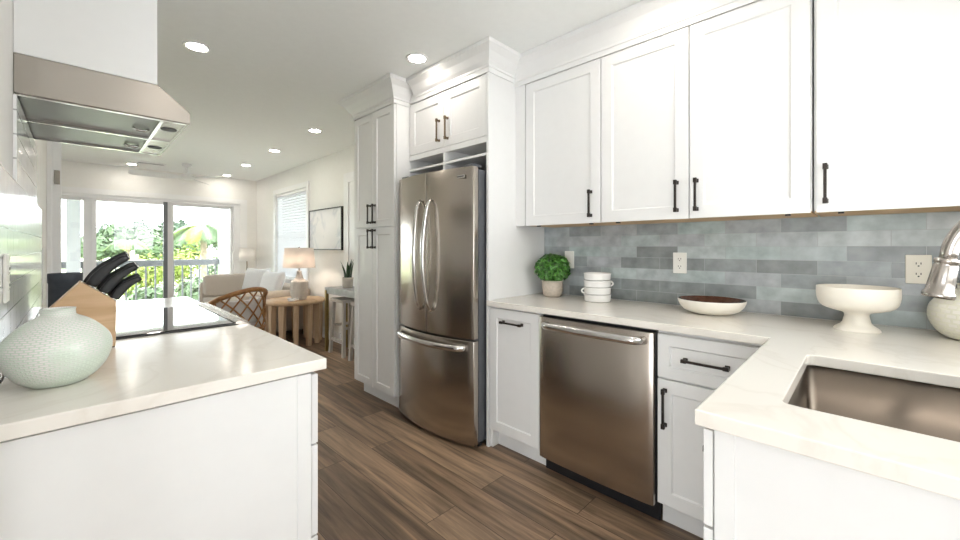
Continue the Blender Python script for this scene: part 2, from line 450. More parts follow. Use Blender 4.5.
# ------------------------------------------------------------------ room shell
CE = 2.49; WR = 2.40; WL = -.136; YF = 8.25
def st(name, mb, m, parent=None, bevel=0):
    return obj(name, mb, m, parent, bevel, kind='structure')
st('floor', B(-3.6, 2.6, -3.1, 8.37, -.1, 0), M['floor'])
st('ceiling', B(-3.6, 2.6, -3.1, 8.37, CE, CE+.15), M['ceiling'])
# right wall with the blind window (Y 5.98..7.38, Z .72..2.16)
w = MB()
for y0, y1, z0, z1 in ((-.55, 5.92, 0, CE), (7.22, YF+.12, 0, CE), (5.92, 7.22, 0, .74), (5.92, 7.22, 2.13, CE)): w.box(WR, WR+.14, y0, y1, z0, z1)
st('wall_right', w, M['wall'])
w = MB()
for y0, y1, z0, z1 in ((.98, 4.30, 0, CE),): w.box(WL-.12, WL, y0, y1, z0, z1)
st('wall_left', w, M['wall'])
# far wall with sliding-door opening
DX0, DX1, DZ = -.95, 2.12, 2.03
st('wall_living', MB().box(-2.4, -2.28, 4.30, 5.5, 0, CE).box(-2.4, -2.28, 6.7, 8.37, 0, CE).box(-2.4, -2.28, 5.5, 6.7, 0, .25).box(-2.4, -2.28, 5.5, 6.7, 1.35, CE).box(-2.4, WL-.12, 4.18, 4.30, 0, CE), M['wall'])
w = MB(); w.box(-2.28, DX0, YF, YF+.12, 0, CE); w.box(DX1, WR, YF, YF+.12, 0, CE); w.box(DX0, DX1, YF, YF+.12, DZ, CE)
st('wall_far', w, M['wall'])
# wall behind the sink with a window
w = MB()
for x0, x1, z0, z1 in ((.7, .8, 0, CE), (1.9, WR, 0, CE), (.8, 1.9, 0, 1.1), (.8, 1.9, 2.1, CE)): w.box(x0, x1, -.52, -.42, z0, z1)
st('wall_sink', w, M['wall'])
w = MB()   # dining side, behind the camera
for y0, y1, z0, z1 in ((-3.1, -2.0, 0, CE), (.3, 1.1, 0, CE), (-2.0, .3, 0, .06), (-2.0, .3, 1.75, CE)): w.box(-3.6, -3.5, y0, y1, z0, z1)
st('wall_dining', w, M['wall'])
w = MB()
for x0, x1, z0, z1 in ((-3.6, -1.9, 0, CE), (-.7, .8, 0, CE), (-1.9, -.7, 0, .35), (-1.9, -.7, 1.65, CE)): w.box(x0, x1, -3.1, -3.0, z0, z1)
w.box(.7, .8, -3.0, -.52, 0, CE); st('wall_rear', w, M['wall'])
st('wall_return', B(-3.5, WL-.12, .98, 1.1, 0, CE), M['wall'])

# window 1 (blind window): casing, sill
wr = st('window_1', MB().box(WR-.02, WR-.001, 5.84, 5.92, .66, 2.21).box(WR-.02, WR-.001, 7.22, 7.30, .66, 2.21).box(WR-.02, WR-.001, 5.92, 7.22, 2.13, 2.21).box(WR-.02, WR-.001, 5.92, 7.22, .66, .72), M['trim'])
st('window_sill', B(WR-.045, WR-.002, 5.82, 7.32, .72, .742), M['trim'], wr)
st('window_frame', MB().box(WR+.06, WR+.1, 5.92, 5.96, .74, 2.13).box(WR+.06, WR+.1, 7.18, 7.22, .74, 2.13).box(WR+.06, WR+.1, 5.96, 7.18, .74, .78).box(WR+.06, WR+.1, 5.96, 7.18, 2.09, 2.13).box(WR+.06, WR+.1, 5.96, 7.18, 1.42, 1.45), M['vinyl'], wr)
st('window_pane', B(WR+.075, WR+.08, 5.96, 7.18, .78, 2.09), M['glass'], wr)
# hidden windows behind the camera: frame only (dining and rear ones added to let in daylight)
for i, (nm, fr) in enumerate((('added_window_2', ((-3.53, -3.46, -2.0, -1.95, .06, 1.75), (-3.53, -3.46, .25, .3, .06, 1.75), (-3.53, -3.46, -1.95, .25, .06, .11), (-3.53, -3.46, -1.95, .25, 1.7, 1.75))),
        ('added_window_3', ((-1.9, -1.85, -3.05, -2.98, .35, 1.65), (-.75, -.7, -3.05, -2.98, .35, 1.65), (-1.85, -.75, -3.05, -2.98, .35, .40), (-1.85, -.75, -3.05, -2.98, 1.6, 1.65))),
        ('window_4', ((.8, .86, -.5, -.43, 1.1, 2.1), (1.84, 1.9, -.5, -.43, 1.1, 2.1), (.86, 1.84, -.5, -.43, 1.1, 1.16), (.86, 1.84, -.5, -.43, 2.04, 2.1))))):
    w = MB()
    for f in fr: w.box(*f)
    st(nm, w, M['vinyl'])
st('added_window_5', MB().box(-2.37, -2.31, 5.5, 5.56, .25, 1.35).box(-2.37, -2.31, 6.64, 6.7, .25, 1.35).box(-2.37, -2.31, 5.56, 6.64, .25, .31).box(-2.37, -2.31, 5.56, 6.64, 1.29, 1.35), M['vinyl'])  # unseen window added to brighten the living-room ceiling
# sliding door: casing, frame, stationary and sliding leaves
dr = st('door_1', MB().box(DX0-.08, DX0, YF-.02, YF-.001, 0, DZ+.085).box(DX1, DX1+.115, YF-.02, YF-.001, 0, DZ+.085).box(DX0, DX1, YF-.02, YF-.001, DZ, DZ+.085), M['trim'])
st('door_frame', MB().box(DX0, DX0+.09, YF+.0, YF+.11, 0, DZ).box(DX1-.1, DX1, YF, YF+.11, 0, DZ).box(DX0+.09, DX1-.1, YF, YF+.11, DZ-.045, DZ).box(DX0+.09, DX1-.1, YF, YF+.11, 0, .04), M['vinyl'], dr)
def leaf(x0, x1, y, sL, sR, mr=None):
    f = MB(); z0, z1 = .04, DZ-.045
    f.box(x0, x0+sL, y, y+.04, z0, z1)
    f.box(x0+sL, x1-sR, y, y+.04, z0, z0+.09); f.box(x0+sL, x1-sR, y, y+.04, z1-.05, z1)
    if mr is None: f.box(x1-sR, x1, y, y+.04, z0, z1)
    o = st('door_leaf', f, M['vinyl'], dr)
    if mr is not None: st('meeting_stile', B(x1-sR, x1, y-.004, y+.044, z0, z1), mr, dr)
    st('door_glass', B(x0+sL, x1-sR, y+.016, y+.024, z0+.09, z1-.05), M['glass'], dr)
leaf(-.86, .205, YF+.06, .10, .12)
leaf(.18, 1.07, YF+.015, .045, .055, M['grey_vinyl'])
leaf(1.06, 2.03, YF+.06, .095, .05)
st('door_handle', B(2.0, 2.02, YF-.02, YF+.015, .95, 1.15), M['vinyl'], dr)
# left wall: door casing with a hinge, beyond the tile
d2 = st('door_2', MB().box(WL+.001, WL+.024, 4.02, 4.1, 0, 2.12).box(WL+.026, WL+.066, 4.2, 4.24, .01, 2.03).box(WL+.001, WL+.026, 4.18, 4.299, 0, 2.12), M['trim'])
st('door_hinge', MB().box(WL+.03, WL+.06, 4.192, 4.2, 1.70, 1.80).box(WL+.03, WL+.06, 4.192, 4.2, .9, 1.0), M['nickel'], d2)
# right wall: door casing just beyond the pantry
d3 = st('door_3', MB().box(WR-.022, WR-.001, 4.62, 4.74, 0, 2.17).box(WR-.022, WR-.001, 3.68, 3.78, 0, 2.17).box(WR-.022, WR-.001, 3.78, 4.62, 2.05, 2.17), M['trim'])
st('door_panel', B(WR-.012, WR-.001, 3.78, 4.62, .0, 2.05), M['trim'], d3)
st('baseboard_right', MB().box(WR-.016, WR-.001, 4.74, YF-.001, 0, .13), M['trim'], None, .003)
st('baseboard_left', MB().box(WL+.001, WL+.016, 3.3, 4.02, 0, .13), M['trim'], None, .003)
st('baseboard_far', MB().box(DX1+.116, WR-.018, YF-.016, YF-.001, 0, .13), M['trim'], None, .003)
st('wall_tile_right', B(WR-.008, WR-.0005, -.42, 1.679, .915, 1.42), M['tile'])
st('wall_tile_left', MB().box(WL+.0005, WL+.008, 1.152, 1.91, .915, 1.45).box(WL+.0005, WL+.008, 1.91, 2.86, .915, 1.725).box(WL+.0005, WL+.008, 2.86, 3.25, .915, 1.45), M['subway'])

st('trim_4', B(WL+.001, WL+.013, 3.251, 3.263, .915, 1.24), M['trim'])
# ------------------------------------------------------------------ right run: cabinets
XD = 1.80      # door face of the base run
ZT = .875      # top of base carcasses
NX = Vector((-1, 0, 0))
def door(parent, o, U, N, w, h, rail=.058, name='door', pullspec=None, pm='bronze', t=.02):
    d = obj(name, MB().shaker(o, U, N, w, h, t, rail), M['paint'], parent, .0015, 1)
    if pullspec:
        c, A, ln = pullspec
        obj('handle', MB().pull(c, A, N, ln), M[pm], d, .0015, 2)
    return d
def carcass_x(parent, y0, y1, x0, x1, z0, z1, m='paint', top=True):
    return obj('carcass', B(x0, x1, y0, y1, z0, z1), M[m], parent, .001, 1)

c = thing('base_cabinet', (2.1, 1.49, 0), 'narrow white shaker base cabinet with one tall pull-out door between fridge panel and dishwasher', 'cabinet')
carcass_x(c, 1.30, 1.679, XD+.021, WR-.012, .115, ZT)
obj('toe_kick', MB().box(XD+.075, XD+.09, 1.30, 1.679, 0, .115).box(XD+.02, XD+.075, 1.665, 1.679, 0, .115), M['paint'], c)
door(c, (XD, 1.676, .118), -Y, NX, .376, .752, .058, 'door', ((XD, 1.488, .795), Y, .155))

c = thing('base_cabinet', (2.1, .46, 0), 'white shaker base cabinet with top drawer and door, right of the dishwasher in the corner', 'cabinet')
carcass_x(c, .245, .664, XD+.021, WR-.012, .115, ZT)
obj('toe_kick', B(XD+.075, XD+.09, .245, .664, 0, .115), M['paint'], c)
door(c, (XD, .660, .675), -Y, NX, .40, .19, .05, 'drawer', ((XD, .468, .768), Y, .17))
door(c, (XD, .660, .118), -Y, NX, .40, .548, .058, 'door', ((XD, .628, .545), Z, .165))

# dishwasher
d = thing('dishwasher', (2.05, .983, 0), 'stainless steel built-in dishwasher with bar handle under the right counter', 'dishwasher')
y0, y1 = .668, 1.296
obj('body', B(XD+.03, WR-.03, y0+.005, y1-.003, .1, .868), M['black'], d)
obj('toe_panel', B(XD+.06, XD+.075, y0+.002, y1-.002, 0, .10), M['black'], d)
pf = []
for i in range(25):
    t = i/24; y = y0+.008+(y1-y0-.012)*t; pf.append((XD-.004-.012*math.sin(PI*t)**.5, y))
dd = obj('door', MB().prism(pf+[(XD+.03, y1-.004), (XD+.03, y0+.008)], 'z', .092, .862, True), M['steel'], d, .002, 2)
hp = []
for i in range(33):
    t = i/32; e = min(t, 1-t)/.07
    off = .012+.042*min(1, e)**.6+.006*math.sin(PI*t)
    hp.append((XD-.006-off, y0+.045+(y1-y0-.09)*t, .826))
obj('handle', MB().tube(hp, .0175, 16, flat=(.8, 1.05)), M['chrome'], dd)

# peninsula cabinet (hollow so that the sink hangs inside)
p = thing('peninsula_cabinet', (1.35, -.09, 0), 'white sink cabinet under the near counter with plain end panel', 'cabinet')
obj('end_panel', MB().box(.91, .93, -.41, .2205, 0, ZT), M['paint'], p, .001, 1)
obj('end_trim', MB().box(.906, .911, .185, .2205, 0, ZT), M['paint'], p, .001, 1)
obj('carcass', MB().box(.93, WR-.012, .2005, .2205, .115, .64).box(.93, WR-.012, -.415, -.395, .02, ZT).box(.93, WR-.012, -.395, .2005, .115, .135).box(.93, .96, .2005, .2205, .64, ZT).box(1.66, 1.70, .2005, .2205, .64, ZT), M['paint'], p)
obj('toe_kick', B(.93, 1.8, .14, .155, 0, .115), M['paint'], p)
door(p, (.91, .2415, .672), X, Y, .42, .198, .045, 'drawer', ((1.12, .2415, .77), X, .165), t=.018)
door(p, (1.335, .2415, .672), X, Y, .42, .198, .045, 'drawer', None, t=.018)
door(p, (.91, .2415, .118), X, Y, .42, .548, .058, 'door', ((1.29, .2415, .55), Z, .165), t=.018)
door(p, (1.335, .2415, .118), X, Y, .42, .548, .058, 'door', ((1.375, .2415, .55), Z, .165), t=.018)

def rrect(x0, x1, y0, y1, r, n=6):
    pts = []
    for cx, cy, a in ((x1-r, y1-r, 0), (x0+r, y1-r, 90), (x0+r, y0+r, 180), (x1-r, y0+r, 270)):
        for i in range(n+1):
            t = math.radians(a+90*i/n); pts.append((cx+r*math.cos(t), cy+r*math.sin(t)))
    return pts
SX0, SX1, SY0, SY1 = 1.053, 1.585, -.30, .129
ct = obj('countertop', MB().slab([(1.776, 1.6795), (WR-.009, 1.6795), (WR-.009, -.412), (.885, -.412), (.885, .2513), (1.776, .2513)], [rrect(SX0, SX1, SY0, SY1, .022)], .882, .914), M['quartz'], None, .003, 2)
tag(ct, 'L-shaped pale quartz countertop along the right wall with sink cut-out', 'countertop')
# sink
s_ = thing('sink', (1.32, -.085, .66), 'undermount stainless steel sink basin in the right counter', 'sink')
m = MB(); a = .004; zt, zb = .881, .665
loops = [(rrect(SX0-.02, SX1+.02, SY0-.02, SY1+.02, .03), zt), (rrect(SX0-a, SX1+a, SY0-a, SY1+a, .025), zt), (rrect(SX0+.004, SX1-.004, SY0+.004, SY1-.004, .022), zb+.02), (rrect(SX0+.022, SX1-.022, SY0+.022, SY1-.022, .02), zb)]
R = [[m.v((x, y, z)) for x, y in lp] for lp, z in loops]
for i in range(len(R)-1):
    n = len(R[i])
    for k in range(n): m.face([R[i][k], R[i][(k+1) % n], R[i+1][(k+1) % n], R[i+1][k]], i > 0)
m.face(R[-1])
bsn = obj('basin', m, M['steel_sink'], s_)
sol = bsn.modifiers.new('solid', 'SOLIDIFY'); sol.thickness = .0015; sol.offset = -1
obj('drain', MB().lathe([(0, .002), (.03, .002), (.042, .004), (.045, .0005)], (1.32, -.085, zb), 32), M['chrome'], s_)
# faucet
f = thing('faucet', (1.30, -.352, .914), 'brushed nickel pull-down gooseneck faucet at the sink, right edge', 'faucet')
obj('faucet_base', MB().lathe([(0, 0), (.031, 0), (.031, .006), (.024, .012), (.022, .05), (.024, .054), (.024, .062), (.02, .066), (.0, .066)], (1.30, -.352, .9142), 32), M['nickel'], f)
path = [(1.30, -.352, .975+.03*i) for i in range(7)]
cy, cz, r = -.238, 1.222, .112
for i in range(1, 25):
    a = math.radians(174*i/24); path.append((1.30, cy-r*math.cos(a), cz+r*math.sin(a)))
end = Vector(path[-1]); dv = (end-Vector(path[-2])).normalized()
path.append(tuple(end+dv*.02))
obj('spout', MB().tube(path, .0135, 18), M['nickel'], f)
hd = MB()
q = end+dv*.012
def along(prof):
    hd.tube([q+dv*t for t, r in prof], [r for t, r in prof], 28)
along([(0, .0135), (.002, .019), (.006, .020), (.010, .019), (.012, .0175), (.016, .0185), (.05, .0205), (.072, .0215), (.075, .0245), (.079, .0255), (.083, .0255), (.086, .024)])
sp = obj('spray_head', hd, M['nickel'], f)
obj('spray_button', MB().tube([q+dv*.02+Vector((.014, -.012, 0)), q+dv*.05+Vector((.0165, -.012, 0))], .007, 10), M['black'], sp)
obj('lever', MB().tube([(1.322, -.352, .945), (1.36, -.352, .952), (1.42, -.352, .985)], [.011, .008, .006], 12), M['nickel'], f)

# upper cabinets
XU = 2.06; ZU0, ZU1 = 1.383, 2.306
def upper(y0, y1, label, doors):
    c = thing('upper_cabinet', ((XU+WR)/2, (y0+y1)/2, ZU0), label, 'cabinet')
    obj('carcass', B(XU+.022, WR-.01, y0, y1, ZU0+.008, 2.33), M['paint'], c)
    u = obj('underside', MB().box(XU+.03, WR-.012, y0+.002, y1-.002, ZU0+.001, ZU0+.008), M['ply'], c)
    for ya, yb, hy in doors:
        door(c, (XU, yb, ZU0), -Y, NX, yb-ya, ZU1-ZU0, .062, 'door', ((XU, hy, 1.493), Z, .15))
    for hy in (y0+.08, y1-.08):
        obj('clip', MB().box(XU+.035, XU+.055, hy-.009, hy+.009, ZU0-.006, ZU0+.001), M['bronze'], c)
upper(1.066, 1.60, 'white shaker upper cabinet with single door next to the fridge panel', [(1.068, 1.593, 1.125)])
upper(.156, 1.064, 'white shaker upper cabinet with a pair of doors above the dishwasher', [(.611, 1.062, .663), (.160, .606, .575)])
upper(-.41, .150, 'white shaker upper cabinet with one wide door above the pedestal bowl', [(-.405, .142, .114)])
st('trim_1', MB().box(XU+.002, XU+.02, 1.6, 1.679, ZU0, 2.33), M['paint'])
def crown(z0, out, h, back=.0):
    return [(back, z0), (.006, z0), (.006, z0+.028), (.012, z0+.032), (.012, z0+.045), (out*.35, z0+h*.42), (out*.62, z0+h*.66), (out*.9, z0+h*.80), (out, z0+h*.84), (out, z0+h), (back, z0+h)]
st('trim_2', MB().sweep([(XU, 1.679), (XU, -.41)], crown(2.309, .062, CE-2.311), 1), M['paint'])
st('trim_3', B(XU+.002, WR-.001, -.41, 1.679, 2.332, CE-.001), M['paint'])

# fridge enclosure: over-fridge cabinet with cubbies and side panel
XO = 1.80; FY0, FY1 = 1.70, 2.518
o = thing('over_fridge_cabinet', (2.1, 2.11, 1.80), 'white two-door cabinet with open cubbies above the refrigerator', 'cabinet')
obj('carcass', B(XO+.022, WR-.005, FY0, FY1, 1.925, 2.345), M['paint'], o)
door(o, (XO, FY1-.004, 1.945), -Y, NX, .402, .385, .062, 'door', ((XO, 2.158, 2.066), Z, .155), 'pewter')
door(o, (XO, FY1-.412, 1.945), -Y, NX, .402, .385, .062, 'door', ((XO, 2.068, 2.066), Z, .155), 'pewter')
cb = MB()
cb.box(XO, XO+.02, FY0, FY1, 1.905, 1.942)
cb.box(XO, WR-.005, FY0, FY1, 1.822, 1.838)
cb.box(XO, WR-.005, 2.10, 2.118, 1.762, 1.822); cb.box(XO, WR-.005, 2.10, 2.118, 1.838, 1.925)
cb.box(WR-.02, WR-.005, FY0, FY1, 1.762, 1.822); cb.box(WR-.02, WR-.005, FY0, FY1, 1.838, 1.925)
obj('cubby_shelf', cb, M['paint'], o, .001, 1)
obj('side_panel', B(XO-.003, WR-.009, 1.68, 1.699, 0, 2.345), M['paint'], o, .001, 1)
obj('crown', MB().sweep([(WR-.002, 1.68), (XO-.003, 1.68), (XO-.003, 2.426)], crown(2.335, .092, CE-2.337), -1), M['paint'], o)
obj('soffit', B(XO, WR-.001, 1.69, FY1+.002, 2.346, CE-.002), M['paint'], o)

# pantry
XP = 1.665; PY0, PY1 = 2.523, 3.125
p = thing('pantry_cabinet', (2.03, 2.82, 0), 'tall white shaker pantry cabinet with four doors left of the refrigerator', 'cabinet')
obj('carcass', B(XP+.022, WR-.03, PY0, PY1, .118, 2.345), M['paint'], p, .001, 1)
obj('toe_kick', B(XP+.085, XP+.1, PY0, PY1-.01, 0, .118), M['paint'], p)
ym = 2.825
for z0, z1, hz in ((.121, 1.398, 1.31), (1.404, 2.318, 1.508)):
    door(p, (XP, PY1-.002, z0), -Y, NX, PY1-ym-.004, z1-z0, .055, 'door', ((XP, ym+.034, hz), Z, .15), 'bronze')
    door(p, (XP, ym-.002, z0), -Y, NX, ym-PY0-.004, z1-z0, .055, 'door', ((XP, ym-.038, hz), Z, .15), 'bronze')
obj('crown', MB().sweep([(XO-.002, PY0), (XP, PY0), (XP, PY1), (WR-.031, PY1)], crown(2.322, .095, CE-2.324), -1), M['paint'], p)
obj('soffit', B(XP+.01, WR-.032, PY0+.004, PY1-.004, 2.346, CE-.002), M['paint'], p)

# ------------------------------------------------------------------ refrigerator (built about its own origin, then set in place)
r = thing('refrigerator', (0, 0, 0), 'stainless french door refrigerator with bottom freezer drawer and curved handles', 'refrigerator')
HW = .389
def fx(y): return -.352-.055*(1-(y/HW)**2)      # front skin, local x (depth), local y (width)
obj('case', B(-.305, .30, -HW+.004, HW-.004, .03, 1.728), M['dark_grey'], r, .004, 2)
def fdoor(name, ya, yb, za, zb):
    pts = [(fx(ya+(yb-ya)*i/16), ya+(yb-ya)*i/16) for i in range(17)]
    return obj(name, MB().prism(pts+[(-.312, yb), (-.312, ya)], 'z', za, zb, True), M['steel'], r, .004, 3)
dl = fdoor('fridge_door', .0025, HW, .677, 1.742)
dr_ = fdoor('fridge_door', -HW, -.0025, .677, 1.742)
fz = fdoor('freezer_drawer', -HW, HW, .022, .664)
for dd, y in ((dl, .045), (dr_, -.045)):
    hp = []
    for i in range(33):
        t = i/32; e = min(t, 1-t)/.05
        hp.append((fx(y)-.008-.018*min(1, e)-.048*math.sin(PI*t)**.8, y+(.01 if y > 0 else -.01)*(1-math.sin(PI*t)), .825+.735*t))
    obj('handle', MB().tube(hp, [.011+.003*math.sin(PI*i/32) for i in range(33)], 14, flat=(1.15, .8)), M['chrome'], dd)
hp = []
for i in range(41):
    t = i/40; y = -.335+.67*t; e = min(t, 1-t)/.05
    hp.append((fx(y)-.008-.03*min(1, e)-.014*math.sin(PI*t), y, .620))
obj('handle', MB().tube(hp, .0185, 16, flat=(.75, 1.1)), M['chrome'], fz)
bd = MB(); bx = fx(-.29)
bd.box(bx-.0035, bx+.004, -.335, -.25, 1.672, 1.694)
bo = obj('badge', bd, M['chrome'], dr_, .001, 1)
lt = MB()
for i in range(9):
    yy = -.328+.0085*i
    lt.box(bx-.0045, bx-.003, yy, yy+.005, 1.679, 1.687)
obj('badge_lettering', lt, M['dark_grey'], bo)
obj('base_grille', B(-.30, -.27, -HW+.01, HW-.01, .004, .02), M['black'], r)
obj('hinge_cover', B(-.34, -.26, HW-.09, HW-.02, 1.743, 1.762), M['dark_grey'], r, .004, 2)
obj('hinge_cover', B(-.34, -.26, -HW+.02, -HW+.09, 1.743, 1.762), M['dark_grey'], r, .004, 2)
for x in (-.24, .26):
    for y in (-.34, .34): obj('foot', MB().cyl((x, y), .02, 0, .031, 16), M['black'], r)
r.location = (2.046, 2.108, 0); r.rotation_euler = (0, 0, math.radians(1.0))

# ------------------------------------------------------------------ left run
def left_unit(y0, y1, label, end=False):
    c = thing('base_cabinet', (.18, (y0+y1)/2, 0), label, 'cabinet')
    obj('carcass', B(WL+.012, .485, y0+.018, y1-.002, .115, ZT), M['paint'], c)
    obj('toe_kick', B(.40, .415, y0+.018, y1-.002, 0, .115), M['paint'], c)
    if end:
        obj('end_panel', B(WL+.012, .4855, y0, y0+.017, 0, ZT), M['paint'], c, .001, 1)
        obj('end_trim', B(.445, .4855, y0-.004, y0-.0005, 0, ZT), M['paint'], c, .001, 1)
    for z0, z1 in ((.663, .868), (.391, .657), (.118, .385)):
        door(c, (.507, y0+.001, z0), Y, X, y1-y0-.004, z1-z0, .05, 'drawer', ((.507, (y0+y1)/2, z1-.075), Y, .165))
    return c
left_unit(1.170, 1.915, 'white base cabinet in left foreground with plain end panel and drawers', True)
left_unit(2.70, 3.24, 'white base cabinet beyond the range on the left')
tag(obj('countertop', B(WL+.009, .5255, 1.152, 1.918, .882, .914), M['quartz'], None, .003, 2), 'pale quartz countertop in the left foreground under the vase and knife block', 'countertop')
tag(obj('countertop', B(WL+.009, .5255, 2.698, 3.255, .882, .914), M['quartz'], None, .003, 2), 'pale quartz countertop beyond the range under the charcoal crock', 'countertop')
# range
g = thing('range', (.2, 2.308, 0), 'stainless slide-in range with black glass cooktop', 'stove')
ry0, ry1 = 1.922, 2.694
obj('body', B(WL+.012, .48, ry0, ry1, .05, .905), M['dark_grey'], g)
obj('cooktop_rim', B(WL+.012, .49, ry0-.0005, ry1+.0005, .905, .917), M['black'], g, .002, 2)
ck = obj('cooktop', B(WL+.03, .476, ry0+.012, ry1-.012, .917, .9215), M['cooktop'], g, .002, 2)
cp = obj('control_panel', MB().prism([(.478, .80), (.478, .927), (.495, .933), (.512, .926), (.522, .93), (.548, .895), (.552, .86), (.552, .80)], 'y', ry0, ry1), M['steel'], g, .002, 2)
for i in range(5):
    y = ry0+.12+.133*i
    obj('knob', MB().tube([(.552, y, .845), (.562, y, .845), (.585, y, .845)], [.024, .022, .018], 24), M['chrome'], cp, .001, 1)
od = obj('oven_door', B(.482, .53, ry0+.004, ry1-.004, .24, .79), M['steel'], g, .003, 2)
obj('oven_window', B(.530, .533, ry0+.13, ry1-.13, .36, .66), M['cooktop'], od)
obj('handle', MB().tube([(.53, ry0+.06, .745), (.575, ry0+.06, .745), (.575, ry1-.06, .745), (.53, ry1-.06, .745)], .012, 12), M['chrome'], od)
obj('drawer', B(.482, .528, ry0+.004, ry1-.004, .07, .23), M['steel'], g, .003, 2)
for x in (0, .42):
    for y in (ry0+.06, ry1-.06): obj('foot', MB().cyl((x, y), .018, 0, .051, 12), M['black'], g)

# hood and the cabinet above it
h = thing('range_hood', (.09, 2.26, 1.70), 'stainless under-cabinet range hood with two filters, upper left', 'range hood')
hy0, hy1 = 1.91, 2.69
hx = [(WL+.001, 1.74), (WL+.001, 1.856), (.218, 1.856), (.312, 1.778), (.318, 1.772), (.318, 1.731)]
sk = MB()
sk.prism(hx[:1]+[(WL+.001, 1.856), (.218, 1.856), (.312, 1.778), (.318, 1.772), (.318, 1.731), (WL+.001, 1.731)], 'y', hy0, hy0+.012)
sk.prism([(WL+.001, 1.731), (WL+.001, 1.856), (.218, 1.856), (.312, 1.778), (.318, 1.772), (.318, 1.731)], 'y', hy1-.012, hy1)
sk.prism([(WL+.001, 1.843), (WL+.001, 1.856), (.218, 1.856), (.312, 1.778), (.318, 1.772), (.318, 1.731), (.306, 1.731), (.306, 1.768), (.214, 1.843)], 'y', hy0+.012, hy1-.012)
obj('shell', sk, M['steel_hood'], h, .0015, 2)
ym_ = (hy0+hy1)/2
fr = MB().box(WL+.002, .306, hy0+.013, hy0+.028, 1.729, 1.742).box(WL+.002, .306, hy1-.028, hy1-.013, 1.729, 1.742).box(WL+.002, .306, ym_-.007, ym_+.007, 1.727, 1.742).box(.228, .24, hy0+.028, hy1-.028, 1.728, 1.742)
obj('filter_frame', fr, M['chrome'], h, .001, 1)
for a_, b_ in ((hy0+.029, ym_-.008), (ym_+.008, hy1-.029)):
    fl = obj('filter', B(WL+.004, .227, a_, b_, 1.738, 1.748), M['filter'], h)
    obj('filter_latch', MB().tube([(.165, (a_+b_)/2+.03, 1.737), (.175, (a_+b_)/2+.03, 1.728), (.205, (a_+b_)/2+.03, 1.728), (.215, (a_+b_)/2+.03, 1.737)], .005, 8), M['chrome'], fl)
obj('control_strip', B(.241, .305, hy0+.029, hy1-.029, 1.733, 1.744), M['steel_hood'], h)
for y in (hy0+.16, hy1-.2):
    obj('hood_lamp', MB().lathe([(0, 1.7315), (.02, 1.7315), (.026, 1.730), (.028, 1.7331)], (.272, y, 0), 24), M['dark_grey'], h)
hc = thing('hood_cabinet', (.04, 2.255, 1.857), 'white wall cabinet directly above the range hood, upper left', 'cabinet')
obj('carcass', B(WL+.001, .197, hy0+.019, hy1-.019, 1.857, CE-.001), M['paint'], hc)
for ya in (hy0, hy1-.018): obj('side_panel', B(WL+.001, .2165, ya, ya+.018, 1.857, CE-.001), M['paint'], hc)
door(hc, (.2165, hy0+.02, 1.859), Y, X, .368, CE-.004-1.859, .06, 'door', ((.2165, ym_-.03, 1.96), Z, .15), t=.0185)
door(hc, (.2165, ym_+.0015, 1.859), Y, X, .368, CE-.004-1.859, .06, 'door', ((.2165, ym_+.03, 1.96), Z, .15), t=.0185)

# ------------------------------------------------------------------ things on the left counter
CZ = .9143
vc = (-.0285, 1.415, CZ)
prof = [(0, .003), (.038, .003), (.045, 0), (.05, .002), (.07, .018), (.087, .042), (.096, .068), (.0975, .09), (.091, .112), (.073, .135), (.054, .152), (.036, .162), (.031, .166), (.030, .178), (.0315, .181), (.028, .182), (.026, .176), (.026, .165), (.0, .16)]
def smoothprof(p, n=4):
    out = []
    for i in range(len(p)-1):
        p0 = p[max(i-1, 0)]; p1 = p[i]; p2 = p[i+1]; p3 = p[min(i+2, len(p)-1)]
        for k in range(n):
            t = k/n; q = []
            for a in (0, 1):
                q.append(.5*((2*p1[a])+(-p0[a]+p2[a])*t+(2*p0[a]-5*p1[a]+4*p2[a]-p3[a])*t*t+(-p0[a]+3*p1[a]-3*p2[a]+p3[a])*t**3))
            out.append((max(0, q[0]), q[1]))
    out.append(p[-1]); return out
vprof = prof[:4]+smoothprof(prof[4:12], 4)+prof[12:]
tag(obj('vase', MB().lathe(vprof, vc, 72), M['vase'], base=vc), 'squat round mint-green dashed ceramic vase on the left counter', 'vase')
cc = (-.034, 2.9, CZ)
tag(obj('crock', MB().lathe([(0, 0), (.058, 0), (.060, .004), (.060, .150), (.063, .152), (.063, .195), (.061, .199), (.057, .199), (.056, .19), (.056, .01), (0, .01)], cc, 48), M['canister'], base=cc), 'charcoal cylindrical crock beyond the range near the tiled wall', 'crock')
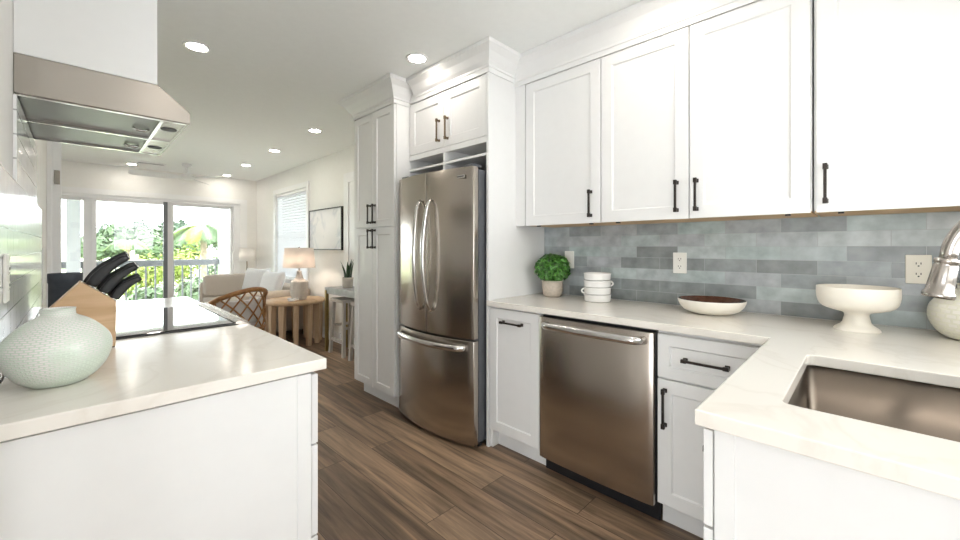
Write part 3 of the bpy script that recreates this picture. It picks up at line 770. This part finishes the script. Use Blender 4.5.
# knife block: body in the XZ plane, extruded along Y
KY0, KY1 = 1.775, 1.865
kb = thing('knife_block', (.03, 1.82, CZ), 'slanted beech wood knife block on the left counter behind the vase', 'knife block')
A_, B_ = Vector((.012, 1.136)), Vector((.095, 1.066))       # slot face ends
kbpts = [(.094, CZ+.004), (.096, 1.030), (.095, 1.066), (.012, 1.136), (-.062, 1.048), (.02, .965), (.02, CZ+.004)]
obj('block', MB().prism(kbpts, 'y', KY0, KY1), M['block_wood'], kb, .002, 2)
obj('foot', MB().box(.022, .092, KY0+.004, KY1-.004, CZ, CZ+.0045), M['black'], kb)
fd = (B_-A_).normalized(); nd = Vector((-fd.y, fd.x))        # out of the slot face
if nd.y < 0: nd = -nd
kn = [(.20, 1.842, .135, 'long chef knife with steel-capped black handle in the knife block, top back', .0125),
      (.26, 1.797, .128, 'bread knife with steel-capped black handle in the knife block, top front', .012),
      (.56, 1.842, .122, 'carving knife with black handle in the middle back slot of the knife block', .0115),
      (.62, 1.797, .118, 'utility knife with black handle in the middle front slot of the knife block', .011),
      (.88, 1.845, .10, 'paring knife with black handle in the lowest back slot of the knife block', .0105),
      (.93, 1.797, .094, 'small steak knife with black handle in the lowest front slot of the knife block', .0105)]
for t, y, ln, lab, rr in kn:
    p2 = A_.lerp(B_, t); p3 = Vector((p2.x, y, p2.y)); d3 = Vector((nd.x, 0, nd.y)); f3 = Vector((fd.x, 0, fd.y))
    k = thing('knife', tuple(p3), lab, 'knife', 'knives in the block')
    pts = []; rad = []
    for i in range(15):
        s1 = i/14; bend = -.007*math.sin(PI*s1)+.010*s1*s1
        pts.append(p3+d3*(.0035+ln*s1)+f3*bend); rad.append(rr*(.92+.18*math.sin(PI*s1*1.4+.4))*(1 if i < 14 else .75))
    hn = obj('handle', MB().tube(pts, rad, 14, flat=(.8, 1.25)), M['handle_black'], k)
    obj('collar', MB().tube([p3+d3*.001, p3+d3*.0035], rr*.85, 12), M['chrome'], k)
    if t < .7: obj('end_cap', MB().tube([pts[-1], pts[-1]+(pts[-1]-pts[-2]).normalized()*.004], [rr*.75, rr*.5], 12), M['chrome'], hn)

# outlets
def outlet(name, label, y, z, wl=False, x=None, h=.117, w=.072, cream=False, n=2, switch=False):
    x = WR-.0083 if not wl else WL+.0083
    sg = -1 if not wl else 1
    o = thing(name, (x, y, z-h/2), label, 'outlet' if not switch else 'switch')
    m = M['outlet_cream'] if cream else M['outlet']
    obj('plate', B(x, x+sg*.006, y-w/2, y+w/2, z-h/2, z+h/2), m, o, .002, 2)
    if switch:
        obj('rocker', B(x+sg*.006, x+sg*.010, y-.017, y+.017, z-.034, z+.034), m, o, .002, 2)
    else:
        for dz in (-.021, .021):
            so = obj('socket', MB().prism([(y+.0165*math.cos(2*PI*i/24), z+dz+max(-.0125, min(.0125, .0165*math.sin(2*PI*i/24)))) for i in range(24)], 'x', x+sg*.006, x+sg*.0085), m, o)
            sl = MB()
            for dy in (-.0065, .0065): sl.box(x+sg*.0085, x+sg*.0092, y+dy-.0014, y+dy+.0014, z+dz-.001, z+dz+.007)
            sl.box(x+sg*.0085, x+sg*.0092, y-.0025, y+.0025, z+dz-.010, z+dz-.005)
            obj('slot', sl, M['slot'], so)
    return o
outlet('wall_switch', 'white switch plate on the tile behind the topiary', 1.468, 1.158, switch=True)
outlet('power_outlet', 'white duplex outlet on the tile above the shallow dish', .753, 1.155)
outlet('power_outlet', 'cream duplex outlet on the tile between the pedestal bowl and the faucet', -.152, 1.155, cream=True)
outlet('power_outlet', 'white outlet plate on the left tile beside the vase', 1.60, 1.165, wl=True, h=.125)

# ------------------------------------------------------------------ things on the right counter
def leaf_cloud(mb, c, rx, ry, rz, n, size, shell=.55, up=.3):
    for i in range(n):
        z = random.uniform(-1, 1); a = random.uniform(0, 2*PI); q = math.sqrt(1-z*z); rr = shell+(1-shell)*random.random()**.5
        dirn = Vector((q*math.cos(a), q*math.sin(a), z)); p = Vector(c)+Vector((dirn.x*rx, dirn.y*ry, dirn.z*rz))*rr
        nrm = (dirn+Vector((random.uniform(-.6, .6), random.uniform(-.6, .6), random.uniform(-.3, .8)))).normalized()
        t1 = nrm.cross(Vector((random.uniform(-1, 1), random.uniform(-1, 1), random.uniform(-1, 1)))).normalized(); t2 = nrm.cross(t1)
        s = size*random.uniform(.7, 1.3)
        v = [mb.v(p-t1*s), mb.v(p+t2*s*.55+nrm*s*.15), mb.v(p+t1*s), mb.v(p-t2*s*.55+nrm*s*.15)]
        mb.face(v)
tp = (2.245, 1.510, CZ)
t = thing('potted_topiary', tp, 'round green boxwood ball in a stoneware pot by the fridge panel', 'plant')
obj('pot', MB().lathe([(0, 0), (.05, 0), (.062, .012), (.068, .05), (.069, .105), (.066, .108), (.062, .104), (.062, .09), (0, .088)], tp, 40), M['stone_pot'], t)
fm = MB(); leaf_cloud(fm, (tp[0], tp[1], tp[2]+.188), .118, .118, .098, 850, .0165, .74)
leaf_cloud(fm, (tp[0], tp[1], tp[2]+.188), .095, .095, .078, 500, .016, .6)
obj('foliage', fm, M['leaf_box'], t)
obj('stem', MB().tube([(tp[0], tp[1], tp[2]+.085), (tp[0], tp[1], tp[2]+.16)], .012, 8), M['bark'], t)

bw = (2.235, 1.178)
labs = ['lowest white soup bowl of the stack on the right counter', 'second white soup bowl from the bottom of the stack, with a left-hand handle',
        'third white soup bowl from the bottom of the stack, with a right-hand handle', 'top white soup bowl of the stack on the right counter']
for i in range(4):
    z = CZ+i*.0432
    b = thing('soup_bowl', (bw[0], bw[1], z), labs[i], 'bowl', 'stack of white bowls')
    obj('bowl', MB().lathe([(0, .002), (.070, .002), (.072, .0004), (.0765, .003), (.0785, .009), (.0795, .035), (.0815, .0375), (.0822, .0405), (.081, .0428), (.078, .042), (.075, .036), (.073, .012), (0, .008)], (bw[0], bw[1], z), 48), M['white_ceramic'], b)
    if i in (1, 2):
        sg = 1 if i == 2 else -1
        tang = Vector((.66, -.75, 0))*sg; ce = Vector((bw[0], bw[1], z+.020))
        pts = [ce+tang*(.076+.019*math.sin(PI*k/10))+Z*(.0135*math.cos(PI*k/10)) for k in range(11)]
        obj('handle', MB().tube(pts, .005, 10), M['white_ceramic'], b)

dp = (2.215, .553, CZ)
d = thing('shallow_dish', dp, 'shallow cream dish with a brown interior on the right counter', 'dish')
obj('outer_shell', MB().lathe([(0, .004), (.045, .004), (.055, 0), (.085, .004), (.12, .019), (.139, .04), (.147, .058), (.149, .067), (.147, .0715)], dp, 56), M['cream_ceramic'], d)
obj('inner_glaze', MB().lathe([(.147, .0715), (.144, .069), (.13, .048), (.10, .03), (.06, .02), (0, .017)], dp, 56), M['brown_glaze'], d)

pp = (2.178, .027, CZ)
tag(obj('pedestal_bowl', MB().lathe(smoothprof([(.001, .012), (.05, .010), (.068, 0), (.070, .004), (.064, .012), (.046, .026), (.04, .045), (.037, .062), (.045, .072), (.075, .08), (.105, .092), (.119, .112), (.124, .14), (.124, .165), (.1235, .172), (.120, .172), (.118, .16), (.114, .13), (.1, .108), (.06, .095), (.001, .091)], 3), pp, 64), M['cream_ceramic'], base=pp), 'cream pedestal bowl on the right counter below the cream outlet', 'bowl')
rv = (2.235, -.285, CZ)
tag(obj('vase', MB().lathe(smoothprof([(.001, .003), (.06, .002), (.075, .004), (.10, .025), (.118, .06), (.122, .09), (.115, .125), (.09, .155), (.06, .172), (.05, .182), (.05, .196), (.053, .2), (.047, .199), (.045, .18), (.001, .17)], 3), rv, 64), M['vase_w'], base=rv), 'round ivory washed ceramic vase behind the faucet at the right edge', 'vase')

# ------------------------------------------------------------------ ceiling
def can(x, y, label):
    o = thing('recessed_light', (x, y, CE-.006), label, 'ceiling light', 'recessed ceiling lights')
    obj('trim_ring', MB().lathe([(.055, CE-.0005), (.075, CE-.0005), (.075, CE-.004), (.06, CE-.008), (.053, CE-.004), (.053, CE-.0005)], (x, y, 0), 40), M['trim'], o)
    obj('diffuser', MB().lathe([(0, CE-.0035), (.0525, CE-.0035), (.0525, CE-.001), (0, CE-.001)], (x, y, 0), 40), M['lamp_disc'], o)
for x, y, l in ((.529, 2.972, 'recessed ceiling light nearest the range hood'), (1.575, 2.118, 'recessed ceiling light in front of the cabinet crown above the fridge'),
                (1.793, 4.215, 'recessed ceiling light first past the pantry crown'), (1.80, 5.464, 'recessed ceiling light second past the pantry crown, mid living room'),
                (1.816, 6.742, 'recessed ceiling light near the ceiling fan on its right'), (1.84, 7.95, 'recessed ceiling light in the far right corner by the sliding door'),
                (.598, 7.885, 'recessed ceiling light beside the ceiling vent at the far left')): can(x, y, l)
# same fittings behind the view, over the sink end
for x, y in ((1.72, .72), (.5, -.3)): can(x, y, 'recessed ceiling light above the sink end, beyond the top edge of the view')
v = thing('ceiling_vent', (.79, 7.6, CE-.012), 'white slotted air vent in the ceiling near the sliding door', 'vent')
obj('vent_frame', MB().box(.62, .96, 7.53, 7.55, CE-.012, CE-.0005).box(.62, .96, 7.65, 7.67, CE-.012, CE-.0005).box(.62, .64, 7.55, 7.65, CE-.012, CE-.0005).box(.94, .96, 7.55, 7.65, CE-.012, CE-.0005), M['trim'], v)
sl = MB()
for i in range(6): sl.box(.64, .94, 7.556+.016*i, 7.563+.016*i, CE-.011, CE-.001)
obj('louvre', sl, M['greystone'], v)
fnx, fny = 1.175, 7.3
fn = thing('ceiling_fan', (fnx, fny, 2.26), 'white three-blade ceiling fan in the living room', 'ceiling fan')
obj('canopy', MB().lathe([(0, CE-.0005), (.065, CE-.0005), (.06, CE-.03), (.02, CE-.05), (0, CE-.05)], (fnx, fny, 0), 32), M['fan'], fn)
obj('downrod', MB().cyl((fnx, fny), .014, 2.33, CE-.045, 16), M['fan'], fn)
obj('motor', MB().lathe([(0, 2.345), (.03, 2.345), (.075, 2.325), (.095, 2.30), (.095, 2.275), (.07, 2.255), (0, 2.25)], (fnx, fny, 0), 40), M['fan'], fn)
for a in (55, -56, 180):
    ca, sa = math.cos(math.radians(a)), math.sin(math.radians(a)); m = MB()
    rows = []
    for rr, wd, tl in ((.08, .03, .006), (.14, .045, .018), (.25, .062, .026), (.45, .06, .026), (.62, .05, .022), (.66, .03, .014)):
        rows.append([m.v((fnx+ca*rr-sa*w_, fny+sa*rr+ca*w_, 2.285+tl*(w_/abs(wd))+dz)) for dz in (-.004, .004) for w_ in (-wd, wd)])
    for i in range(len(rows)-1):
        a_, b_ = rows[i], rows[i+1]
        for q in ((0, 1), (1, 3), (3, 2), (2, 0)): m.face([a_[q[0]], a_[q[1]], b_[q[1]], b_[q[0]]])
    m.face([rows[0][i] for i in (0, 1, 3, 2)]); m.face([rows[-1][i] for i in (0, 2, 3, 1)])
    obj('blade', m, M['fan'], fn)

# ------------------------------------------------------------------ living room
# blind
bl = thing('window_blind', (WR+.02, 6.57, .76), 'white horizontal slat blind in the living room window', 'blind')
obj('headrail', B(WR+.003, WR+.05, 5.925, 7.215, 2.085, 2.128), M['vinyl'], bl)
m = MB()
for i in range(30):
    z = .80+.0435*i
    vs = [m.v((x, y, z+dz)) for (x, dz) in ((WR+.011, -.0215), (WR+.033, .0215), (WR+.0355, .0205), (WR+.0135, -.0225)) for y in (5.93, 7.21)]
    for q in ((0, 1, 3, 2), (2, 3, 5, 4), (4, 5, 7, 6), (6, 7, 1, 0)): m.face([vs[j] for j in q])
obj('slats', m, M['blind'], bl)
obj('bottom_rail', B(WR+.008, WR+.045, 5.93, 7.21, .752, .772), M['vinyl'], bl)
# framed art
a = thing('framed_art', (WR-.02, 5.26, 1.2), 'black framed pale abstract print on the living room wall', 'picture')
ay0, ay1, az0, az1 = 4.765, 5.765, 1.203, 1.765
obj('frame', MB().box(WR-.04, WR-.002, ay0, ay0+.014, az0, az1).box(WR-.04, WR-.002, ay1-.014, ay1, az0, az1).box(WR-.04, WR-.002, ay0+.014, ay1-.014, az0, az0+.014).box(WR-.04, WR-.002, ay0+.014, ay1-.014, az1-.014, az1), M['frame_black'], a)
obj('print', B(WR-.03, WR-.004, ay0+.014, ay1-.014, az0+.014, az1-.014), M['art'], a)
# sectional sofa (along right wall and along the sliding door)
s = thing('sectional_sofa', (1.9, 7.0, 0), 'beige linen corner sofa under the blind window and sliding door', 'sofa')
def cush(name, x0, x1, y0, y1, z0, z1, m='sofa', rot=None):
    return obj(name, MB().superell(((x0+x1)/2, (y0+y1)/2, (z0+z1)/2), (x1-x0, y1-y0, z1-z0), .28, rot), M[m], s)
obj('base', MB().box(1.50, WR-.03, 5.9, 7.72, .08, .30).box(1.40, 1.50, 6.92, 7.72, .08, .30), M['sofa'], s, .02, 3)
obj('backrest', MB().box(WR-.20, WR-.03, 5.9, 7.72, .30, .68).box(1.40, WR-.20, 7.58, 7.72, .30, .68), M['sofa'], s, .05, 4)
obj('armrest', B(1.50, WR-.2, 5.70, 5.895, .08, .64), M['sofa'], s, .05, 4)
obj('armrest', B(WR-.21, WR-.03, 5.70, 5.895, .08, .66), M['sofa'], s, .05, 4)
cush('seat_cushion', 1.48, 2.2, 5.9, 6.52, .29, .46); cush('seat_cushion', 1.48, 2.2, 6.52, 7.14, .29, .46); cush('seat_cushion', 1.41, 2.2, 7.15, 7.58, .29, .46)
cush('back_cushion', 1.42, 2.10, 7.36, 7.6, .46, .80)
for x, y in ((1.44, 7.0), (1.44, 7.65), (2.3, 5.8), (2.3, 7.65), (1.56, 5.8)):
    obj('leg', MB().cyl((x, y), .025, 0, .085, 12), M['bark'], s)
def rotm(z, tilt): return Matrix.Rotation(z, 3, 'Z')@Matrix.Rotation(tilt, 3, 'X')
tag(obj('throw_pillow', MB().pillow((2.04, 7.03, .70), .46, .42, .15, rotm(math.radians(-58), -.3)), M['pillow_w']), 'white square pillow in the corner of the sofa under the floor lamp', 'pillow', 'white sofa pillows')
tag(obj('throw_pillow', MB().pillow((2.05, 6.35, .675), .52, .42, .15, rotm(math.radians(-78), -.3)), M['pillow_w']), 'white square pillow on the sofa just behind the table lamp', 'pillow', 'white sofa pillows')
# floor lamp in the corner
fl = thing('floor_lamp', (2.17, 8.0, 0), 'slim floor lamp with white drum shade in the far corner', 'lamp')
obj('base', MB().lathe([(0, 0), (.11, 0), (.11, .012), (.02, .022), (0, .022)], (2.17, 8.0, 0), 32), M['nickel'], fl)
obj('pole', MB().cyl((2.17, 8.0), .011, .02, 1.10, 16), M['nickel'], fl)
obj('lamp_shade', MB().lathe([(.132, .99), (.118, 1.225), (.116, 1.225), (.130, .99), (.132, .99)], (2.17, 8.0, 0), 40), M['shade_w'], fl)
obj('bulb', MB().lathe([(0, 1.10), (.018, 1.105), (.028, 1.13), (.02, 1.16), (0, 1.17)], (2.17, 8.0, 0), 20), M['bulb_dim'], fl)
# round table
tc = (2.005, 5.33)
t = thing('round_table', (tc[0], tc[1], 0), 'round natural wood coffee table on many upright posts', 'table')
obj('tabletop', MB().lathe([(0, .52), (.345, .52), (.358, .526), (.36, .55), (.355, .566), (0, .568)], (tc[0], tc[1], 0), 64), M['table_wood'], t)
for i in range(12):
    an = 2*PI*i/12+.2; x, y = tc[0]+.30*math.cos(an), tc[1]+.30*math.sin(an); m = MB()
    e, q = Vector((math.cos(an), math.sin(an), 0)), Vector((-math.sin(an), math.cos(an), 0))
    for (zt_, ct_) in (((0, .52), 0),):
        b0 = [m.v(Vector((x, y, 0))+e*a_*.03+q*b_*.026) for a_, b_ in ((-1, -1), (1, -1), (1, 1), (-1, 1))]
        b1 = [m.v(Vector((x, y, .52))+e*a_*.036+q*b_*.036) for a_, b_ in ((-1, -1), (1, -1), (1, 1), (-1, 1))]
        m.face(b0); m.face(b1)
        for k in range(4): m.face([b0[k], b0[(k+1) % 4], b1[(k+1) % 4], b1[k]])
    obj('leg', m, M['leg_wood'], t, .006, 2)
# table lamp
lp = (2.02, 5.23, .5685)
l = thing('table_lamp', lp, 'ribbed bisque ceramic table lamp with pale linen shade on the round table', 'lamp')
obj('lamp_base', MB().lathe(smoothprof([(.001, 0), (.075, 0), (.082, .006), (.10, .06), (.108, .13), (.108, .20), (.10, .235), (.075, .25), (.055, .265), (.045, .29), (.032, .33), (.03, .36), (.028, .37), (.001, .372)], 3), lp, 56), M['lamp_base'], l)
obj('lamp_neck', MB().cyl(lp, .009, lp[2]+.37, lp[2]+.44, 12), M['nickel'], l)
obj('lamp_shade', MB().lathe([(.195, .41), (.172, .665), (.170, .665), (.193, .41), (.195, .41)], lp, 56), M['shade'], l)
obj('bulb', MB().lathe([(0, .44), (.018, .45), (.028, .48), (.02, .51), (0, .52)], lp, 20), M['bulb'], l)
obj('finial', MB().lathe([(0, .68), (.012, .672), (.008, .665), (0, .663)], lp, 16), M['nickel'], l)
# carved knot / shell on the table
kc = (1.90, 5.12, .5685); m = MB()
for ce, sz in (((0, 0, .012), (.13, .09, .024)), ((.03, -.01, .022), (.07, .07, .03)), ((-.035, .015, .03), (.06, .04, .028))):
    m.superell((kc[0]+ce[0], kc[1]+ce[1], kc[2]+ce[2]), sz, .8, rotm(.5, 0), 20, 10)
tag(obj('decorative_shell', m, M['pillow_w']), 'small white shell ornament lying beside the table lamp', 'ornament')

# rattan armchair, built about its own origin facing +Y
ch = thing('rattan_armchair', (0, 0, 0), 'rattan barrel armchair with lattice back and pale cushion by the round table', 'chair')
RR = .29
def rail(a):   # a: -150..150 deg about the back (0 = rear, -Y)
    t = abs(a)/118
    z = .815-.155*(abs(a)/90)**1.7 if abs(a) < 90 else .66-.055*(abs(a)-90)/28
    rx = RR*1.0; ry = RR*(1.0 if abs(a) < 90 else 1.25)
    r_ = math.radians(a); return Vector((rx*math.sin(r_), -ry*math.cos(r_), z))
top = [rail(-118+236*i/48) for i in range(49)]
obj('top_rail', MB().tube(top, .024, 12), M['rattan'], ch)
seatr = [Vector((.28*math.sin(2*PI*i/40), -.28*math.cos(2*PI*i/40), .40)) for i in range(41)]
obj('seat_frame', MB().tube(seatr, .016, 10), M['rattan'], ch)
for a in (-116, -70, 70, 116):
    p1 = rail(a); g_ = math.radians(a); p0 = Vector((.27*math.sin(g_), -.27*math.cos(g_), 0))
    obj('leg', MB().tube([p0, p0.lerp(p1, .5)+Vector((0, 0, 0)), p1], .016, 10), M['rattan'], ch)
m = MB()
for k in range(-6, 7):
    for dr2 in (1, -1):
        pts = []
        for i in range(13):
            f = i/12; a = k*25+dr2*f*62
            if abs(a) > 72: continue
            top_ = rail(a); bot = Vector((.283*math.sin(math.radians(a)), -.283*math.cos(math.radians(a)), .41))
            pts.append(bot.lerp(top_, f)+Vector((0, 0, 0))*1)
        if len(pts) > 2: m.tube(pts, .008, 6)
obj('lattice', m, M['rattan'], ch)
obj('seat_cushion', MB().superell((0, .02, .455), (.5, .5, .12), .45), M['cushion'], ch)
m = MB(); G = []
for i in range(25):
    a = math.radians(-95+190*i/24); col = []
    for j in range(9):
        z = .47+.23*j/8; ro = .262-.012*(1 if j in (0, 8) else 0); col.append((a, ro, z))
    G.append(col)
outer = [[m.v((ro*math.sin(a), -ro*math.cos(a), z)) for a, ro, z in c_] for c_ in G]
inner = [[m.v(((ro-.07)*math.sin(a), -(ro-.07)*math.cos(a), z)) for a, ro, z in c_] for c_ in G]
for i in range(24):
    for j in range(8):
        m.face([outer[i][j], outer[i+1][j], outer[i+1][j+1], outer[i][j+1]], True); m.face([inner[i][j], inner[i][j+1], inner[i+1][j+1], inner[i+1][j]], True)
    m.face([outer[i][8], outer[i+1][8], inner[i+1][8], inner[i][8]], True); m.face([outer[i][0], inner[i][0], inner[i+1][0], outer[i+1][0]], True)
for i in (0, 24):
    for j in range(8): m.face([outer[i][j], outer[i][j+1], inner[i][j+1], inner[i][j]])
obj('back_cushion', m, M['cushion'], ch)
ch.location = (1.16, 4.72, 0); ch.rotation_euler = (0, 0, math.radians(22))

# console table with stools and snake plant
c = thing('console_table', (2.24, 4.1, 0), 'narrow grey-topped console table on brass legs against the right wall', 'table')
obj('tabletop', B(2.09, WR-.024, 3.4, 4.645, .728, .765), M['greystone'], c, .003, 2)
for x in (2.108, WR-.045):
    for y in (3.42, 4.625): obj('leg', B(x-.017, x+.017, y-.017, y+.017, 0, .728), M['gold'], c)
obj('stretcher', MB().box(2.1, 2.116, 3.437, 4.608, .69, .728).box(WR-.053, WR-.037, 3.437, 4.608, .69, .728), M['greystone'], c)
def stool(y, label):
    s = thing('bar_stool', (2.232, y, 0), label, 'stool', 'bar stools at the console')
    obj('seat', MB().slab(rrect(2.095, 2.37, y-.17, y+.17, .04), [], .61, .645), M['stool_wood'], s, .006, 2)
    for sx in (-1, 1):
        for sy in (-1, 1):
            m = MB(); a_ = Vector((2.232+sx*.10, y+sy*.125, .61)); b_ = Vector((2.232+sx*.123, y+sy*.165, 0))
            vs = [m.v(p_+Vector((i*.018, j*.018, 0))) for p_ in (b_, a_) for i, j in ((-1, -1), (1, -1), (1, 1), (-1, 1))]
            m.face(vs[:4]); m.face(vs[4:])
            for k in range(4): m.face([vs[k], vs[(k+1) % 4], vs[4+(k+1) % 4], vs[4+k]])
            obj('leg', m, M['stool_wood'], s, .002, 1)
    for sg in (-1, 1):
        obj('rung', B(2.232+sg*.117-.009, 2.232+sg*.117+.009, y-.14, y+.14, .155, .185), M['stool_wood'], s)
        obj('rung', B(2.232-.10, 2.232+.10, y+sg*.142-.009, y+sg*.142+.009, .305, .335), M['stool_wood'], s)
stool(4.365, 'whitewashed wooden stool under the far end of the console, nearest the round table')
stool(3.88, 'whitewashed wooden stool mostly hidden behind the tall pantry')
sp = (2.245, 4.37, .7653)
s = thing('snake_plant', sp, 'small dark snake plant in a ribbed pale pot on the console', 'plant')
obj('pot', MB().lathe([(0, 0), (.048, 0), (.06, .02), (.062, .10), (.066, .112), (.062, .122), (.057, .12), (.056, .1), (0, .098)], sp, 32), M['white_pot'], s)
for i in range(9):
    a = i*2.4; r0 = .015+.004*i; hgt = random.uniform(.16, .25); lean = random.uniform(.03, .07); m = MB()
    w_ = .016; e = Vector((math.cos(a), math.sin(a), 0)); q = Vector((-math.sin(a), math.cos(a), 0)); rows = []
    for k in range(8):
        f = k/7; cpt = Vector(sp)+e*(r0+lean*f*f)+Z*(.095+hgt*f); ww = w_*(1.1-f**3*1.05)
        rows.append([m.v(cpt-q*ww), m.v(cpt+e*ww*.35), m.v(cpt+q*ww), m.v(cpt-e*ww*.1)])
    for k in range(7):
        for j in range(4): m.face([rows[k][j], rows[k][(j+1) % 4], rows[k+1][(j+1) % 4], rows[k+1][j]], True)
    m.face(rows[-1]); m.face(rows[0][::-1])
    obj('leaf', m, M['leaf_snake'], s)

# ------------------------------------------------------------------ balcony and garden
st('balcony_floor', B(-3, 7, YF+.13, 10.25, -.2, -.02), M['deck'])
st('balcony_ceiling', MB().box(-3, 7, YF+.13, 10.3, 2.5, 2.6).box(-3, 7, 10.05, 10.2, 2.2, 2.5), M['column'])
rl = thing('balcony_railing', (2, 10.1, -.02), 'grey painted balcony railing with upright balusters outside the sliding door', 'railing')
obj('top_rail', MB().box(-2.9, 6.9, 10.05, 10.15, .93, .985).box(-2.9, 6.9, 10.08, 10.12, .86, .93), M['rail'], rl)
obj('bottom_rail', B(-2.9, 6.9, 10.08, 10.12, .06, .12), M['rail'], rl)
for i in range(66):
    x = -2.8+.145*i; obj('baluster', B(x-.014, x+.014, 10.086, 10.114, .12, .86), M['rail'], rl)
for i, (x, l) in enumerate(((2.28, 'white balcony column seen through the right door pane'), (-.02, 'white balcony column at the left edge of the sliding door'))):
    k = thing('balcony_column', (x, 10.1, -.02), l, 'column')
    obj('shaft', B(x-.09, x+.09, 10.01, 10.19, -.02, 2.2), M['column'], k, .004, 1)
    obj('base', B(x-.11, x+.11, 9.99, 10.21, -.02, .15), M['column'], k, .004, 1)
GZ = -1.2
g = obj('lawn', B(-120, 160, 10.4, 220, GZ-.2, GZ), M['lawn'], kind='structure')
def tree(name, x, y, h, rw, m, label, trunk=.3, n=900, ls=.28, group=None):
    t = thing(name, (x, y, GZ), label, 'tree' if name == 'tree' else 'shrub', group)
    cm = MB()
    for k in range(5):
        a = random.uniform(0, 2*PI); q = random.uniform(.2, .5)*rw
        zc = GZ+h*(trunk+(1-trunk)*random.uniform(.35, .72))
        leaf_cloud(cm, (x+q*math.cos(a), y+q*math.sin(a), zc), rw*.75, rw*.75, h*(1-trunk)*.33, n//5, ls, .35)
    obj('crown', cm, M[m], t)
    obj('trunk', MB().tube([(x, y, GZ), (x+.1, y, GZ+h*.4), (x, y, GZ+h*.75)], [.05*h, .04*h, .02*h], 8), M['bark'], t)
    return t
def pix(u, dep):
    k = (u-480)/395.434; s_, c_ = math.sin(.7974), math.cos(.7974)
    return ((s_+k*c_)*dep, (c_-k*s_)*dep)
far = [(100, 'leaf_mid', 5.0, 'pale rounded tree at the left edge of the glass across the lawn'), (113, 'leaf_dark', 6.2, 'dark full tree left of the knife handles across the lawn'), (127, 'leaf_mid', 6.6, 'mid green broad tree in the centre of the left pane'),
       (141, 'leaf_dark', 6.4, 'dark tree with tall crown right of centre in the left pane'), (156, 'leaf_mid', 6.0, 'green tree beside the dark door stile across the lawn'), (173, 'leaf_dark', 6.5, 'dark tree behind the meeting stiles across the lawn'), (190, 'leaf_mid', 5.8, 'green tree behind the palm across the lawn'), (226, 'leaf_mid', 6.4, 'green tree right of the white balcony column')]
for i, (u, mm, h_, lab) in enumerate(far):
    dep = (48, 68, 58, 78)[i % 4]; x, y = pix(u, dep); tree('tree', x, y, h_*dep/62, 2.6, mm, lab, .08, 1300, .42, 'trees across the lawn')
for u, dep, h_, rw, mm, lab in ((146, 17, 2.25, 1.0, 'leaf_lime', 'yellow-green bush beyond the railing beside the dark stile'), (181, 20, 2.7, 1.0, 'leaf_lime', 'yellow-green bush beyond the railing in the right pane'), (198, 12.8, 1.6, .7, 'leaf_mid', 'green bush low behind the balusters of the right pane'),
        (228, 20, 2.5, 1.0, 'leaf_mid', 'green bush right of the white balcony column'), (150, 12.4, 1.25, .6, 'leaf_mid', 'green bush low behind the balusters by the dark stile')):
    x, y = pix(u, dep); tree('shrub', x, y, h_, rw, mm, lab, .05, 1100, .10, 'bushes beyond the railing')
def palm(u, dep, zc, fr, label, n=13):
    x, y = pix(u, dep); t = thing('palm_tree', (x, y, GZ), label, 'palm tree')
    obj('trunk', MB().tube([(x, y, GZ), (x+.06, y, (GZ+zc)/2), (x, y, zc)], [.16, .12, .10], 10), M['bark'], t)
    for i in range(n):
        a = 2*PI*i/n+random.uniform(-.15, .15); up = random.uniform(.15, .9); m = MB()
        e = Vector((math.cos(a), math.sin(a), 0)); q = Vector((-math.sin(a), math.cos(a), 0)); pts = []
        for k in range(9):
            f = k/8; pts.append(Vector((x, y, zc))+e*fr*f*(.95-.1*up)+Z*fr*(up*f-(.55+up*.75)*f*f))
        m.tube(pts, [.022*(1.1-k/8) for k in range(9)], 5)
        for k in range(1, 33):
            f = k/33; i0 = min(7, int(f*8)); b_ = pts[i0].lerp(pts[i0+1], f*8-i0); ln = fr*.36*math.sin(PI*min(1, f*.85+.12))
            tn = (pts[i0+1]-pts[i0]).normalized()
            for sd in (-1, 1):
                tip = b_+q*sd*ln*.8+tn*ln*.5-Z*ln*.42
                m.face([m.v(b_-tn*.03), m.v(b_.lerp(tip, .5)+Z*.03), m.v(tip), m.v(b_+tn*.035)])
        obj('frond', m, M['leaf_lime' if i % 3 == 0 else 'leaf_mid'], t)
palm(203, 16, 2.05, 1.5, 'palm tree with arching fronds in the right door pane')
palm(128, 40, 1.7, 2.1, 'distant small palm on the lawn in the left door pane')
